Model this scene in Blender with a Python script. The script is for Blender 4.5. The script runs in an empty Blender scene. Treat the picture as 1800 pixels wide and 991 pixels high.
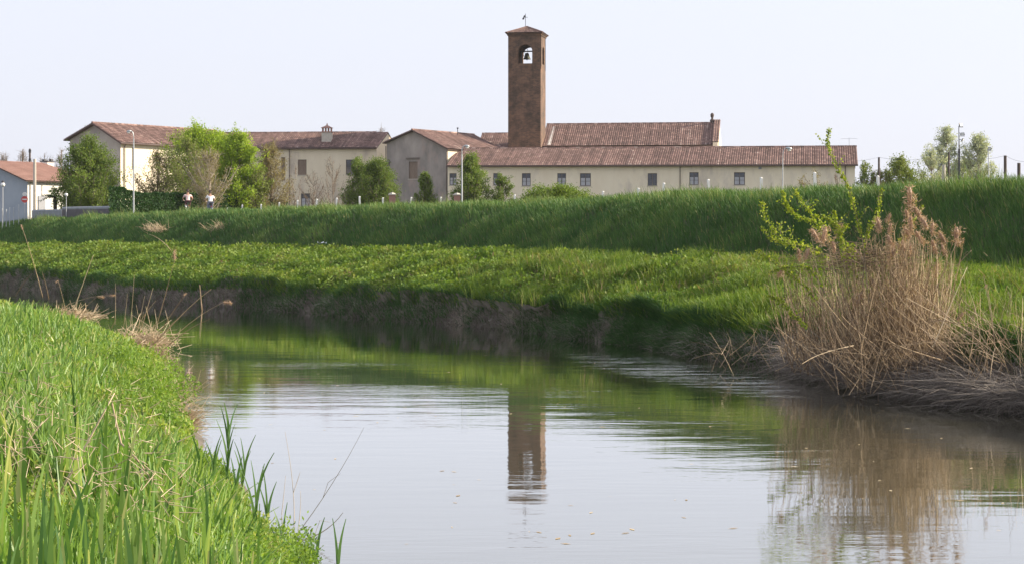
import bpy, math, random
import numpy as np
from mathutils import Vector, Matrix
R = math.radians
rng = np.random.default_rng(7)
random.seed(7)
scene = bpy.context.scene
COL = scene.collection

# ------------------------------------------------------------------ camera
HAZE = 0.00007
F = 3500.0            # focal length in pixels of the 1800 px wide picture
CX, HY, H = 900.0, 425.0, 2.9
cam = bpy.data.cameras.new('camera'); camo = bpy.data.objects.new('camera', cam)
COL.objects.link(camo); scene.camera = camo
camo.location = (0, 0, H); camo.rotation_euler = (R(90), 0, 0)
cam.sensor_width = 36; cam.lens = 36 * F / 1800
cam.shift_y = (HY - 495.5) / 1800
cam.clip_start = 0.1; cam.clip_end = 6000
scene.render.resolution_x = 1024; scene.render.resolution_y = 563

# ------------------------------------------------------------------ light
SUN_AZ, SUN_EL = 10.0, 24.0      # azimuth from +X towards +Y
sd = Vector((math.cos(R(SUN_AZ)) * math.cos(R(SUN_EL)), math.sin(R(SUN_AZ)) * math.cos(R(SUN_EL)), math.sin(R(SUN_EL))))
sun = bpy.data.lights.new('sun', 'SUN'); suno = bpy.data.objects.new('sun', sun); COL.objects.link(suno)
sun.energy = 5.0; sun.angle = R(0.6); sun.color = (1.0, 0.87, 0.68)
suno.rotation_euler = sd.to_track_quat('Z', 'Y').to_euler(); suno.location = (60, 0, 60)
world = bpy.data.worlds.new('World'); scene.world = world; world.use_nodes = True
nt = world.node_tree; nt.nodes.clear()
sky = nt.nodes.new('ShaderNodeTexSky'); sky.sky_type = 'NISHITA'; sky.sun_disc = False
sky.sun_elevation = R(SUN_EL); sky.sun_rotation = R(90 - SUN_AZ)
sky.air_density = 1.0; sky.dust_density = 2.5; sky.ozone_density = 2.0
hsv = nt.nodes.new('ShaderNodeHueSaturation'); hsv.inputs['Saturation'].default_value = 0.55
mxw = nt.nodes.new('ShaderNodeMix'); mxw.data_type = 'RGBA'; mxw.inputs['Factor'].default_value = 0.72
mxw.inputs['B'].default_value = (5.65, 5.8, 6.6, 1)      # even veil of haze over the whole sky
bg = nt.nodes.new('ShaderNodeBackground'); bg.inputs['Strength'].default_value = 0.092
wo = nt.nodes.new('ShaderNodeOutputWorld')
nt.links.new(sky.outputs[0], hsv.inputs['Color']); nt.links.new(hsv.outputs[0], mxw.inputs['A'])
nt.links.new(mxw.outputs['Result'], bg.inputs['Color'])
nt.links.new(bg.outputs[0], wo.inputs[0])
scene.view_settings.view_transform = 'Standard'; scene.view_settings.look = 'None'
scene.view_settings.gamma = 1; scene.view_settings.exposure = 0.95
scene.render.engine = 'CYCLES'
scene.cycles.max_bounces = 6; scene.cycles.transparent_max_bounces = 4

# ------------------------------------------------------------------ helpers
def P(px, py, D):
    """point seen at pixel (px, py) of the photograph at depth D"""
    return np.array([(px - CX) * D / F, D, H - (py - HY) * D / F])
def px_of(p): return CX + p[..., 0] / p[..., 1] * F
ORG = {}
def tag(o, label=None, cat=None, group=None, kind=None):
    if label: o['label'] = label
    if cat: o['category'] = cat
    if group: o['group'] = group
    if kind: o['kind'] = kind
    return o
def thing(name, label, cat, loc=(0, 0, 0), group=None):
    o = bpy.data.objects.new(name, None); COL.objects.link(o); o.empty_display_size = 0.3
    o.location = tuple(loc); ORG[o.name] = np.array(loc, float)
    return tag(o, label, cat, group)
def link(name, me, mat, parent=None, org=None, smooth=False):
    o = bpy.data.objects.new(name, me); COL.objects.link(o)
    mats = mat if isinstance(mat, (list, tuple)) else [mat]
    for m in mats:
        if m: me.materials.append(m)
    if parent is not None:
        o.parent = parent; ORG[o.name] = ORG[parent.name]
    else:
        ORG[o.name] = np.array(org if org is not None else (0, 0, 0), float); o.location = tuple(ORG[o.name])
    if smooth:
        me.polygons.foreach_set('use_smooth', np.ones(len(me.polygons), bool))
    return o
class MB:
    """collects world-space faces for ONE mesh"""
    def __init__(s): s.v = []; s.f = []; s.t = []; s.m = []
    def face(s, pts, tint=0.5, mi=0):
        n = len(s.v); s.v += [tuple(map(float, p)) for p in pts]; s.f.append(tuple(range(n, n + len(pts)))); s.t += [tint] * len(pts); s.m.append(mi)
    def box(s, c, size, rz=0, tint=0.5, mi=0):
        c = np.array(c, float); a, b, h = np.array(size, float) / 2; cz, sz = math.cos(rz), math.sin(rz)
        q = []
        for z in (-h, h):
            for x, y in ((-a, -b), (a, -b), (a, b), (-a, b)): q.append(c + np.array([x * cz - y * sz, x * sz + y * cz, z]))
        for f in ((3, 2, 1, 0), (4, 5, 6, 7), (0, 1, 5, 4), (1, 2, 6, 5), (2, 3, 7, 6), (3, 0, 4, 7)): s.face([q[i] for i in f], tint, mi)
    def tube(s, pts, rad, n=6, tint=0.5, mi=0, cap=True):
        pts = [np.array(p, float) for p in pts]
        if not hasattr(rad, '__len__'): rad = [rad] * len(pts)
        base = len(s.v); rings = []
        for i, p in enumerate(pts):
            d = pts[min(i + 1, len(pts) - 1)] - pts[max(i - 1, 0)]; d = d / (np.linalg.norm(d) + 1e-9)
            a = np.cross(d, [0.12, 0.31, 0.95] if abs(d[2]) < 0.9 else [1, 0.2, 0]); a /= np.linalg.norm(a); b = np.cross(d, a)
            for k in range(n):
                t = 2 * math.pi * k / n; s.v.append(tuple(p + rad[i] * (a * math.cos(t) + b * math.sin(t)))); s.t.append(tint)
        for i in range(len(pts) - 1):
            for k in range(n):
                s.f.append((base + i * n + k, base + i * n + (k + 1) % n, base + (i + 1) * n + (k + 1) % n, base + (i + 1) * n + k)); s.m.append(mi)
        if cap:
            s.f.append(tuple(base + k for k in range(n))[::-1]); s.m.append(mi)
            e = base + (len(pts) - 1) * n; s.f.append(tuple(e + k for k in range(n))); s.m.append(mi)
    def lathe(s, c, prof, n=14, tint=0.5, mi=0):
        base = len(s.v)
        for r, z in prof:
            for k in range(n):
                t = 2 * math.pi * k / n; s.v.append((c[0] + r * math.cos(t), c[1] + r * math.sin(t), c[2] + z)); s.t.append(tint)
        for i in range(len(prof) - 1):
            for k in range(n):
                s.f.append((base + i * n + k, base + i * n + (k + 1) % n, base + (i + 1) * n + (k + 1) % n, base + (i + 1) * n + k)); s.m.append(mi)
        s.f.append(tuple(base + k for k in range(n))[::-1]); s.m.append(mi)
        e = base + (len(prof) - 1) * n; s.f.append(tuple(e + k for k in range(n))); s.m.append(mi)
    def build(s, name, mat, parent=None, org=None, smooth=False):
        o0 = ORG[parent.name] if parent is not None else np.array(org if org is not None else (0, 0, 0), float)
        v = np.array(s.v) - o0
        me = bpy.data.meshes.new(name); me.from_pydata(v.tolist(), [], s.f)
        a = me.attributes.new('tint', 'FLOAT', 'POINT'); a.data.foreach_set('value', np.array(s.t, np.float32))
        me.polygons.foreach_set('material_index', np.array(s.m, np.int32)); me.update()
        return link(name, me, mat, parent, o0 if parent is None else None, smooth)
def npmesh(name, V, Q, tint, mat, parent=None, org=None, smooth=False):
    """V (n,3) world, Q (m,4) indices"""
    o0 = ORG[parent.name] if parent is not None else np.array(org if org is not None else (0, 0, 0), float)
    me = bpy.data.meshes.new(name); n = len(V); m, k = Q.shape
    me.vertices.add(n); me.vertices.foreach_set('co', (V - o0).astype(np.float32).ravel())
    me.loops.add(m * k); me.loops.foreach_set('vertex_index', Q.astype(np.int32).ravel())
    me.polygons.add(m); me.polygons.foreach_set('loop_start', (np.arange(m) * k).astype(np.int32))
    try: me.polygons.foreach_set('loop_total', np.full(m, k, np.int32))
    except Exception: pass
    me.update(calc_edges=True)
    a = me.attributes.new('tint', 'FLOAT', 'POINT'); a.data.foreach_set('value', tint.astype(np.float32))
    return link(name, me, mat, parent, o0 if parent is None else None, smooth)

def blade_geo(p, h, w, lean, az, tint, segs=2, wpow=0.7, droop=0.25):
    n = len(p); V = np.empty((n, (segs + 1) * 2, 3)); side = np.stack([np.cos(az), np.sin(az), np.zeros(n)], 1)
    for k in range(segs + 1):
        f = k / segs; c = p.copy()
        ll = np.linalg.norm(lean, axis=1)
        c[:, 2] += h * (f - droop * np.minimum(ll, 2.5) * f * f)
        c[:, :2] += lean * (h * f * f)[:, None] * 0.8 + lean * (h * f)[:, None] * 0.2
        ww = (w * 0.5 * max(1 - f, 0.06) ** wpow)[:, None] * (0.75 if k == 0 else 1)
        V[:, 2 * k] = c - side * ww; V[:, 2 * k + 1] = c + side * ww
    b = (np.arange(n) * (segs + 1) * 2)[:, None, None]
    q = np.array([[2 * k, 2 * k + 1, 2 * k + 3, 2 * k + 2] for k in range(segs)])[None]
    Q = (b + q).reshape(-1, 4); T = np.repeat(tint, (segs + 1) * 2)
    return V.reshape(-1, 3), Q, T
def leaf_geo(c, size, tint, aspect=0.55, up=0.3, rg=rng):
    n = len(c); d = rg.normal(size=(n, 3)); d[:, 2] += up; d /= np.linalg.norm(d, axis=1)[:, None]
    e = rg.normal(size=(n, 3)); e = np.cross(d, e); e /= np.linalg.norm(e, axis=1)[:, None]
    s = size[:, None]; V = np.stack([c, c + d * s * .45 + e * s * aspect * .5, c + d * s, c + d * s * .5 - e * s * aspect * .5], 1).reshape(-1, 3)
    Q = (np.arange(n) * 4)[:, None] + np.arange(4)[None]
    return V, Q, np.repeat(tint, 4)
def tube_geo(p0, p1, r0, r1, tint, n=3):
    m = len(p0); d = p1 - p0; d /= np.linalg.norm(d, axis=1)[:, None] + 1e-9
    ref = np.where(np.abs(d[:, 2:3]) > .9, np.array([[1., .1, 0]]), np.array([[.1, .2, 1.]])); a = np.cross(d, ref); a /= np.linalg.norm(a, axis=1)[:, None] + 1e-9; b = np.cross(d, a)
    V = np.empty((m, 2 * n, 3))
    for k in range(n):
        t = 2 * math.pi * k / n; o = a * math.cos(t) + b * math.sin(t)
        V[:, k] = p0 + o * r0[:, None]; V[:, n + k] = p1 + o * r1[:, None]
    q = np.array([[k, (k + 1) % n, n + (k + 1) % n, n + k] for k in range(n)])[None]
    Q = ((np.arange(m) * 2 * n)[:, None, None] + q).reshape(-1, 4)
    return V.reshape(-1, 3), Q, np.repeat(tint, 2 * n)
def merge(gs):
    off = 0; V = []; Q = []; T = []
    for v, q, t in gs: V.append(v); Q.append(q + off); T.append(t); off += len(v)
    return np.concatenate(V), np.concatenate(Q), np.concatenate(T)
_lat = rng.random((256, 256))
def vnoise(x, y):
    xi = np.floor(x).astype(int); yi = np.floor(y).astype(int); fx = x - xi; fy = y - yi
    fx = fx * fx * (3 - 2 * fx); fy = fy * fy * (3 - 2 * fy); g = lambda a, b: _lat[a % 256, b % 256]
    return (g(xi, yi) * (1 - fx) + g(xi + 1, yi) * fx) * (1 - fy) + (g(xi, yi + 1) * (1 - fx) + g(xi + 1, yi + 1) * fx) * fy
def fbm(x, y): return .5 * vnoise(x, y) + .3 * vnoise(x * 2.1 + 9, y * 2.1 + 5) + .2 * vnoise(x * 4.3 + 2, y * 4.3 + 17)

# ------------------------------------------------------------------ materials
def newmat(name):
    m = bpy.data.materials.new(name); m.use_nodes = True; t = m.node_tree; t.nodes.clear(); return m, t
def N(t, kind, **kw):
    n = t.nodes.new(kind)
    for k, v in kw.items():
        if k in n.inputs: n.inputs[k].default_value = v
        else: setattr(n, k, v)
    return n
def ramp(t, stops):
    r = t.nodes.new('ShaderNodeValToRGB'); e = r.color_ramp.elements
    while len(e) < len(stops): e.new(0.5)
    for i, (p, c) in enumerate(stops): e[i].position = p; e[i].color = (*c, 1)
    return r
def noise(t, scale, detail=4, rough=.55, vec=None, dim='3D'):
    n = t.nodes.new('ShaderNodeTexNoise'); n.inputs['Scale'].default_value = scale; n.inputs['Detail'].default_value = detail; n.inputs['Roughness'].default_value = rough
    if vec is not None: t.links.new(vec, n.inputs['Vector'])
    return n
def coords(t, scale=(1, 1, 1), rot=(0, 0, 0)):
    c = t.nodes.new('ShaderNodeTexCoord'); m = t.nodes.new('ShaderNodeMapping'); t.links.new(c.outputs['Object'], m.inputs['Vector'])
    m.inputs['Scale'].default_value = scale; m.inputs['Rotation'].default_value = rot; return m.outputs[0]
def mixc(t, fac, a, b, mode='MIX'):
    m = t.nodes.new('ShaderNodeMix'); m.data_type = 'RGBA'; m.blend_type = mode
    for k, v in (('Factor', fac), ('A', a), ('B', b)):
        s = m.inputs[k] if k != 'Factor' else m.inputs[0]
        if k != 'Factor': s = [i for i in m.inputs if i.name == k and i.type == 'RGBA'][0]
        if isinstance(v, (int, float)): s.default_value = v
        elif isinstance(v, tuple): s.default_value = (*v, 1)
        else: t.links.new(v, s)
    return [o for o in m.outputs if o.type == 'RGBA'][0]
def surf(name, c1, c2, scale=1.5, rough=.85, bump=0.0, bscale=20, c3=None, s3=.25, metal=0, stretch=(1, 1, 1)):
    m, t = newmat(name); v = coords(t, stretch)
    n1 = noise(t, scale, 6, .6, v); r = ramp(t, [(.32, c1), (.68, c2)]); t.links.new(n1.outputs[0], r.inputs[0]); col = r.outputs[0]
    if c3:
        n3 = noise(t, s3, 5, .65, v); r3 = ramp(t, [(.5, (0, 0, 0)), (.68, (1, 1, 1))]); t.links.new(n3.outputs[0], r3.inputs[0]); col = mixc(t, r3.outputs[0], col, c3)
    b = N(t, 'ShaderNodeBsdfPrincipled', Roughness=rough, Metallic=metal); t.links.new(col, b.inputs['Base Color'])
    if bump:
        nb = noise(t, bscale, 4, .6, v); bp = N(t, 'ShaderNodeBump', Strength=.6, Distance=bump); t.links.new(nb.outputs[0], bp.inputs['Height']); t.links.new(bp.outputs[0], b.inputs['Normal'])
    o = t.nodes.new('ShaderNodeOutputMaterial'); t.links.new(b.outputs[0], o.inputs[0]); return m
def foliage(name, stops, trans=.35, rough=.6, vary=.25, spec=.25):
    m, t = newmat(name); a = N(t, 'ShaderNodeAttribute', attribute_name='tint'); r = ramp(t, stops); t.links.new(a.outputs['Fac'], r.inputs[0])
    nz = noise(t, 1.3, 3, .6, coords(t)); r2 = ramp(t, [(.3, (1 - vary,) * 3), (.7, (1 + vary * .4,) * 3)]); t.links.new(nz.outputs[0], r2.inputs[0])
    col = mixc(t, 1.0, r.outputs[0], r2.outputs[0], 'MULTIPLY')
    b = N(t, 'ShaderNodeBsdfPrincipled', Roughness=rough); b.inputs['Specular IOR Level'].default_value = spec; t.links.new(col, b.inputs['Base Color'])
    tr = t.nodes.new('ShaderNodeBsdfTranslucent'); tc = mixc(t, 1.0, col, (1.15, 1.1, .55), 'MULTIPLY'); t.links.new(tc, tr.inputs[0])
    mx = N(t, 'ShaderNodeMixShader'); mx.inputs[0].default_value = trans; t.links.new(b.outputs[0], mx.inputs[1]); t.links.new(tr.outputs[0], mx.inputs[2])
    o = t.nodes.new('ShaderNodeOutputMaterial'); t.links.new(mx.outputs[0], o.inputs[0]); return m
def tinted(name, stops, rough=.8, bump=0, vary=.3, vscale=.8):
    m, t = newmat(name); a = N(t, 'ShaderNodeAttribute', attribute_name='tint'); r = ramp(t, stops); t.links.new(a.outputs['Fac'], r.inputs[0])
    nz = noise(t, vscale, 5, .65, coords(t)); r2 = ramp(t, [(.3, (1 - vary,) * 3), (.7, (1 + vary * .3,) * 3)]); t.links.new(nz.outputs[0], r2.inputs[0])
    b = N(t, 'ShaderNodeBsdfPrincipled', Roughness=rough); t.links.new(mixc(t, 1.0, r.outputs[0], r2.outputs[0], 'MULTIPLY'), b.inputs['Base Color'])
    o = t.nodes.new('ShaderNodeOutputMaterial'); t.links.new(b.outputs[0], o.inputs[0]); return m

M = {}
M['soil'] = surf('bank soil', (.035, .045, .015), (.07, .075, .03), 2.5, .95, .05, 8, (.06, .09, .025), .3)
M['mud'] = surf('wet mud', (.08, .068, .052), (.14, .115, .09), 3, .8, .05, 6)
M['dike_grass'] = foliage('dike grass', [(0, (.035, .092, .03)), (.45, (.07, .16, .045)), (.75, (.16, .26, .07)), (1, (.32, .3, .13))], .26, vary=.35)
M['berm_grass'] = foliage('berm grass', [(0, (.055, .125, .022)), (.4, (.115, .21, .033)), (.75, (.2, .285, .05)), (.93, (.28, .31, .1)), (1, (.36, .27, .17))], .38, vary=.35)
M['near_grass'] = foliage('bank herbs', [(0, (.07, .14, .02)), (.45, (.15, .27, .035)), (.8, (.24, .36, .06)), (1, (.4, .42, .16))], .42)
M['reed_blade'] = foliage('young reed blades', [(0, (.06, .15, .04)), (.4, (.15, .28, .055)), (.75, (.27, .4, .11)), (1, (.46, .5, .22))], .4, .45, spec=.4)
M['dead_grass'] = foliage('dead grass', [(0, (.12, .1, .088)), (.5, (.27, .235, .205)), (1, (.5, .44, .37))], .12)
M['straw'] = foliage('straw', [(0, (.3, .22, .14)), (.5, (.5, .39, .26)), (1, (.72, .6, .43))], .2, .55, .15)
M['reed_straw'] = foliage('reed straw', [(0, (.1, .07, .05)), (.4, (.27, .195, .13)), (.8, (.56, .42, .27)), (1, (.8, .66, .47))], .15, .6, .35, .15)
M['cane'] = tinted('dry reed cane', [(0, (.26, .17, .09)), (.5, (.44, .33, .2)), (1, (.64, .52, .36))], .6, vary=.35, vscale=3)
M['plume'] = foliage('reed plume', [(0, (.32, .21, .15)), (.5, (.5, .35, .26)), (1, (.7, .54, .43))], .3)
M['cane_leaf'] = foliage('young leaf', [(0, (.12, .2, .02)), (.5, (.27, .36, .04)), (1, (.45, .5, .1))], .45)
M['bark'] = surf('bark', (.06, .05, .04), (.13, .1, .08), 6, .9)
M['twig'] = surf('twigs', (.15, .115, .085), (.24, .19, .145), 3, .9)
M['twig_pale'] = surf('pale twigs', (.3, .26, .21), (.42, .36, .3), 3, .9)
def leafmat(n, a, b, c, tr=.35): M[n] = foliage(n, [(0, a), (.5, b), (1, c)], tr)
leafmat('hornbeam leaf', (.07, .12, .03), (.14, .22, .045), (.26, .34, .07), .45)
leafmat('bright leaf', (.15, .26, .025), (.3, .44, .045), (.45, .56, .09), .45)
leafmat('bud leaf', (.18, .15, .08), (.28, .24, .12), (.36, .33, .15))
leafmat('hedge leaf', (.015, .05, .014), (.03, .085, .022), (.06, .12, .035), .2)
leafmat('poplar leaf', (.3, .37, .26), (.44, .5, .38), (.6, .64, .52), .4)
leafmat('shrub leaf', (.1, .15, .035), (.2, .26, .06), (.3, .35, .11))
leafmat('palm leaf', (.02, .05, .02), (.05, .09, .03), (.12, .15, .06), .2)
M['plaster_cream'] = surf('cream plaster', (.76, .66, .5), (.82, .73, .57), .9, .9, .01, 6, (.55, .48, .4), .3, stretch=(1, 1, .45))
M['plaster_pale'] = surf('pale plaster', (.66, .57, .43), (.74, .65, .5), .7, .9, .01, 6, (.48, .4, .33), .5, stretch=(1, 1, .4))
M['plaster_grey'] = surf('weathered plaster', (.22, .2, .185), (.4, .35, .32), .5, .95, .03, 5, (.4, .3, .26), .35, stretch=(1, 1, .5))
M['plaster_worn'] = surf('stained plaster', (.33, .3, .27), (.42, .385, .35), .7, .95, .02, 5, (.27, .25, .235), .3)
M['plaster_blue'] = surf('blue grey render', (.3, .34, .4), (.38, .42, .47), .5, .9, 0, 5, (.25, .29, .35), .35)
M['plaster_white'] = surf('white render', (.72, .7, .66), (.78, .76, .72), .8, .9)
M['tile'] = tinted('clay roof tiles', [(0, (.115, .072, .062)), (.3, (.19, .115, .098)), (.6, (.265, .162, .138)), (.85, (.35, .225, .19)), (1, (.46, .36, .31))], .9, vary=.35, vscale=.5)
M['tile_new'] = tinted('flat roof tiles', [(0, (.3, .16, .125)), (1, (.4, .23, .185))], .85, vary=.15)
M['gutter'] = surf('dark gutter', (.07, .045, .04), (.11, .07, .06), 3, .6)
M['pipe'] = surf('brown downpipe', (.1, .08, .07), (.15, .12, .1), 3, .5)
M['glass'] = surf('window glass', (.05, .06, .08), (.1, .11, .14), 2, .08)
M['frame_dark'] = surf('dark window frame', (.08, .07, .07), (.12, .1, .1), 3, .6)
M['frame_grey'] = surf('grey window frame', (.25, .26, .29), (.3, .31, .34), 3, .6)
M['curtain'] = surf('curtain', (.35, .36, .4), (.5, .5, .54), 6, .9, stretch=(4, 4, .5))
M['shutter'] = surf('weathered wood', (.17, .12, .09), (.25, .19, .15), 3, .8, stretch=(6, 6, .6))
M['stone'] = surf('pale stone', (.42, .38, .33), (.52, .48, .42), 4, .9)
M['concrete'] = surf('concrete', (.38, .37, .35), (.48, .46, .44), 4, .9)
M['post_white'] = surf('white painted post', (.7, .69, .66), (.8, .79, .77), 6, .7)
M['steel'] = surf('galvanised steel', (.42, .44, .46), (.5, .52, .54), 4, .45, metal=.5)
M['dark_metal'] = surf('dark metal', (.02, .02, .025), (.035, .035, .04), 4, .5)
M['wood_dark'] = surf('dark wood pole', (.07, .055, .05), (.12, .09, .08), 5, .9)
M['bronze'] = surf('bell bronze', (.06, .065, .05), (.1, .1, .07), 5, .5, metal=.6)
M['asphalt'] = surf('gravel track', (.2, .19, .17), (.28, .26, .23), 3, .95)
M['lowwall'] = surf('dark low wall', (.07, .065, .075), (.11, .1, .11), 2, .9)
M['greywall'] = surf('grey low wall', (.2, .22, .24), (.26, .28, .3), 2, .9)
M['red'] = surf('red paint', (.55, .05, .05), (.6, .07, .06), 4, .5)
M['lamp_white'] = surf('opal globe', (.75, .75, .73), (.8, .8, .78), 4, .3)
M['rubber'] = surf('tyre rubber', (.02, .02, .02), (.03, .03, .03), 4, .8)
M['bike_frame'] = surf('blue bicycle paint', (.05, .07, .15), (.07, .09, .18), 4, .4)
M['bike_dark'] = surf('black bicycle paint', (.03, .03, .035), (.04, .04, .045), 4, .4)
M['skin'] = surf('skin', (.45, .27, .2), (.5, .31, .23), 5, .6)
M['hair'] = surf('dark hair', (.035, .022, .018), (.06, .038, .03), 20, .7)
M['shirt_pink'] = surf('pale patterned shirt', (.75, .58, .56), (.68, .42, .4), 9, .9)
M['shirt_white'] = surf('white shirt', (.78, .78, .8), (.82, .82, .83), 5, .9)
M['short_maroon'] = surf('dark maroon shorts', (.06, .02, .025), (.09, .03, .035), 5, .9)
M['trouser_grey'] = surf('grey blue trousers', (.14, .15, .2), (.19, .2, .26), 5, .9)
M['sock'] = surf('white sock', (.75, .75, .75), (.8, .8, .8), 5, .9)
M['litter'] = surf('pale plastic', (.7, .72, .75), (.8, .82, .84), 5, .4)
def brickmat():
    m, t = newmat('old brick'); v = coords(t)
    # brick courses by height; head joints from the sum of x and y so both wall directions show them
    sp = t.nodes.new('ShaderNodeSeparateXYZ'); t.links.new(v, sp.inputs[0])
    ad = N(t, 'ShaderNodeMath', operation='ADD'); t.links.new(sp.outputs[0], ad.inputs[0]); t.links.new(sp.outputs[1], ad.inputs[1])
    cb = t.nodes.new('ShaderNodeCombineXYZ'); t.links.new(ad.outputs[0], cb.inputs[0]); t.links.new(sp.outputs[2], cb.inputs[1])
    br = t.nodes.new('ShaderNodeTexBrick'); t.links.new(cb.outputs[0], br.inputs[0]); br.inputs['Scale'].default_value = 1
    br.inputs['Brick Width'].default_value = .34; br.inputs['Row Height'].default_value = .13; br.inputs['Mortar Size'].default_value = .012
    br.inputs['Color1'].default_value = (.095, .06, .046, 1); br.inputs['Color2'].default_value = (.18, .102, .07, 1); br.inputs['Mortar'].default_value = (.2, .15, .115, 1)
    n1 = noise(t, .8, 6, .65, v); r = ramp(t, [(.35, (.45, .5, .52)), (.65, (1.15, 1.08, 1))]); t.links.new(n1.outputs[0], r.inputs[0])
    b = N(t, 'ShaderNodeBsdfPrincipled', Roughness=.95); t.links.new(mixc(t, 1.0, br.outputs[0], r.outputs[0], 'MULTIPLY'), b.inputs['Base Color'])
    o = t.nodes.new('ShaderNodeOutputMaterial'); t.links.new(b.outputs[0], o.inputs[0]); return m
M['brick'] = brickmat()
def watermat():
    m, t = newmat('river water')
    rot = R(26)
    va = coords(t, (.55, 1.6, 1), (0, 0, -rot * .3)); vb = coords(t, (1, 1, 1)); vc = coords(t, (.28, .9, 1))
    n1 = noise(t, .75, 2, .5, va); n2 = noise(t, 3.2, 3, .55, va); n3 = noise(t, .11, 3, .6, vc); n4 = noise(t, 9, 2, .5, va)
    msk = ramp(t, [(.45, (.12, .12, .12)), (.66, (1, 1, 1))]); t.links.new(n3.outputs[0], msk.inputs[0])
    # a riffle where the current runs round the roots under the dry reeds
    tc = t.nodes.new('ShaderNodeTexCoord'); mp = t.nodes.new('ShaderNodeMapping'); mp.vector_type = 'TEXTURE'; t.links.new(tc.outputs['Object'], mp.inputs[0])
    mp.inputs['Location'].default_value = (4.3, 44.5, 0); mp.inputs['Rotation'].default_value = (0, 0, R(13)); mp.inputs['Scale'].default_value = (2.4, 11, 1)
    gr = N(t, 'ShaderNodeTexGradient', gradient_type='SPHERICAL'); t.links.new(mp.outputs[0], gr.inputs[0])
    nr = noise(t, 1.1, 4, .7, coords(t, (.45, 1.9, 1))); rr = ramp(t, [(.52, (0, 0, 0)), (.62, (1, 1, 1))]); t.links.new(nr.outputs[0], rr.inputs[0])
    rif = N(t, 'ShaderNodeMath', operation='MULTIPLY'); t.links.new(gr.outputs[1], rif.inputs[0]); t.links.new(rr.outputs[0], rif.inputs[1])
    def scaled(src, k):
        x = N(t, 'ShaderNodeMath', operation='MULTIPLY'); t.links.new(src, x.inputs[0])
        if isinstance(k, float): x.inputs[1].default_value = k
        else: t.links.new(k, x.inputs[1])
        return x.outputs[0]
    def add(a, b):
        x = N(t, 'ShaderNodeMath', operation='ADD'); t.links.new(a, x.inputs[0]); t.links.new(b, x.inputs[1]); return x.outputs[0]
    fine = scaled(n2.outputs[0], msk.outputs[0])
    n5 = noise(t, .05, 3, .6, coords(t, (.5, 1, 1))); m5 = ramp(t, [(.42, (.35,) * 3), (.62, (1, 1, 1))]); t.links.new(n5.outputs[0], m5.inputs[0])
    h = add(scaled(scaled(n1.outputs[0], m5.outputs[0]), .0075), scaled(fine, .0042))
    h = add(h, scaled(scaled(n4.outputs[0], msk.outputs[0]), .0006))
    h = add(h, scaled(scaled(n4.outputs[0], rif.outputs[0]), .016))
    bp = N(t, 'ShaderNodeBump', Strength=1.0, Distance=1.0); t.links.new(h, bp.inputs['Height'])
    b = N(t, 'ShaderNodeBsdfDiffuse'); b.inputs['Color'].default_value = (.09, .085, .052, 1)
    g = N(t, 'ShaderNodeBsdfGlossy', Roughness=.025); g.inputs['Color'].default_value = (.96, .97, .98, 1); t.links.new(bp.outputs[0], g.inputs['Normal'])
    fr = N(t, 'ShaderNodeFresnel', IOR=1.5); t.links.new(bp.outputs[0], fr.inputs['Normal'])
    ma = N(t, 'ShaderNodeMath', operation='MULTIPLY_ADD'); ma.use_clamp = True; ma.inputs[1].default_value = 1.15; ma.inputs[2].default_value = .14; t.links.new(fr.outputs[0], ma.inputs[0])
    mx = N(t, 'ShaderNodeMixShader'); t.links.new(ma.outputs[0], mx.inputs[0]); t.links.new(b.outputs[0], mx.inputs[1]); t.links.new(g.outputs[0], mx.inputs[2])
    o = t.nodes.new('ShaderNodeOutputMaterial'); t.links.new(mx.outputs[0], o.inputs[0]); return m
M['water'] = watermat()

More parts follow.
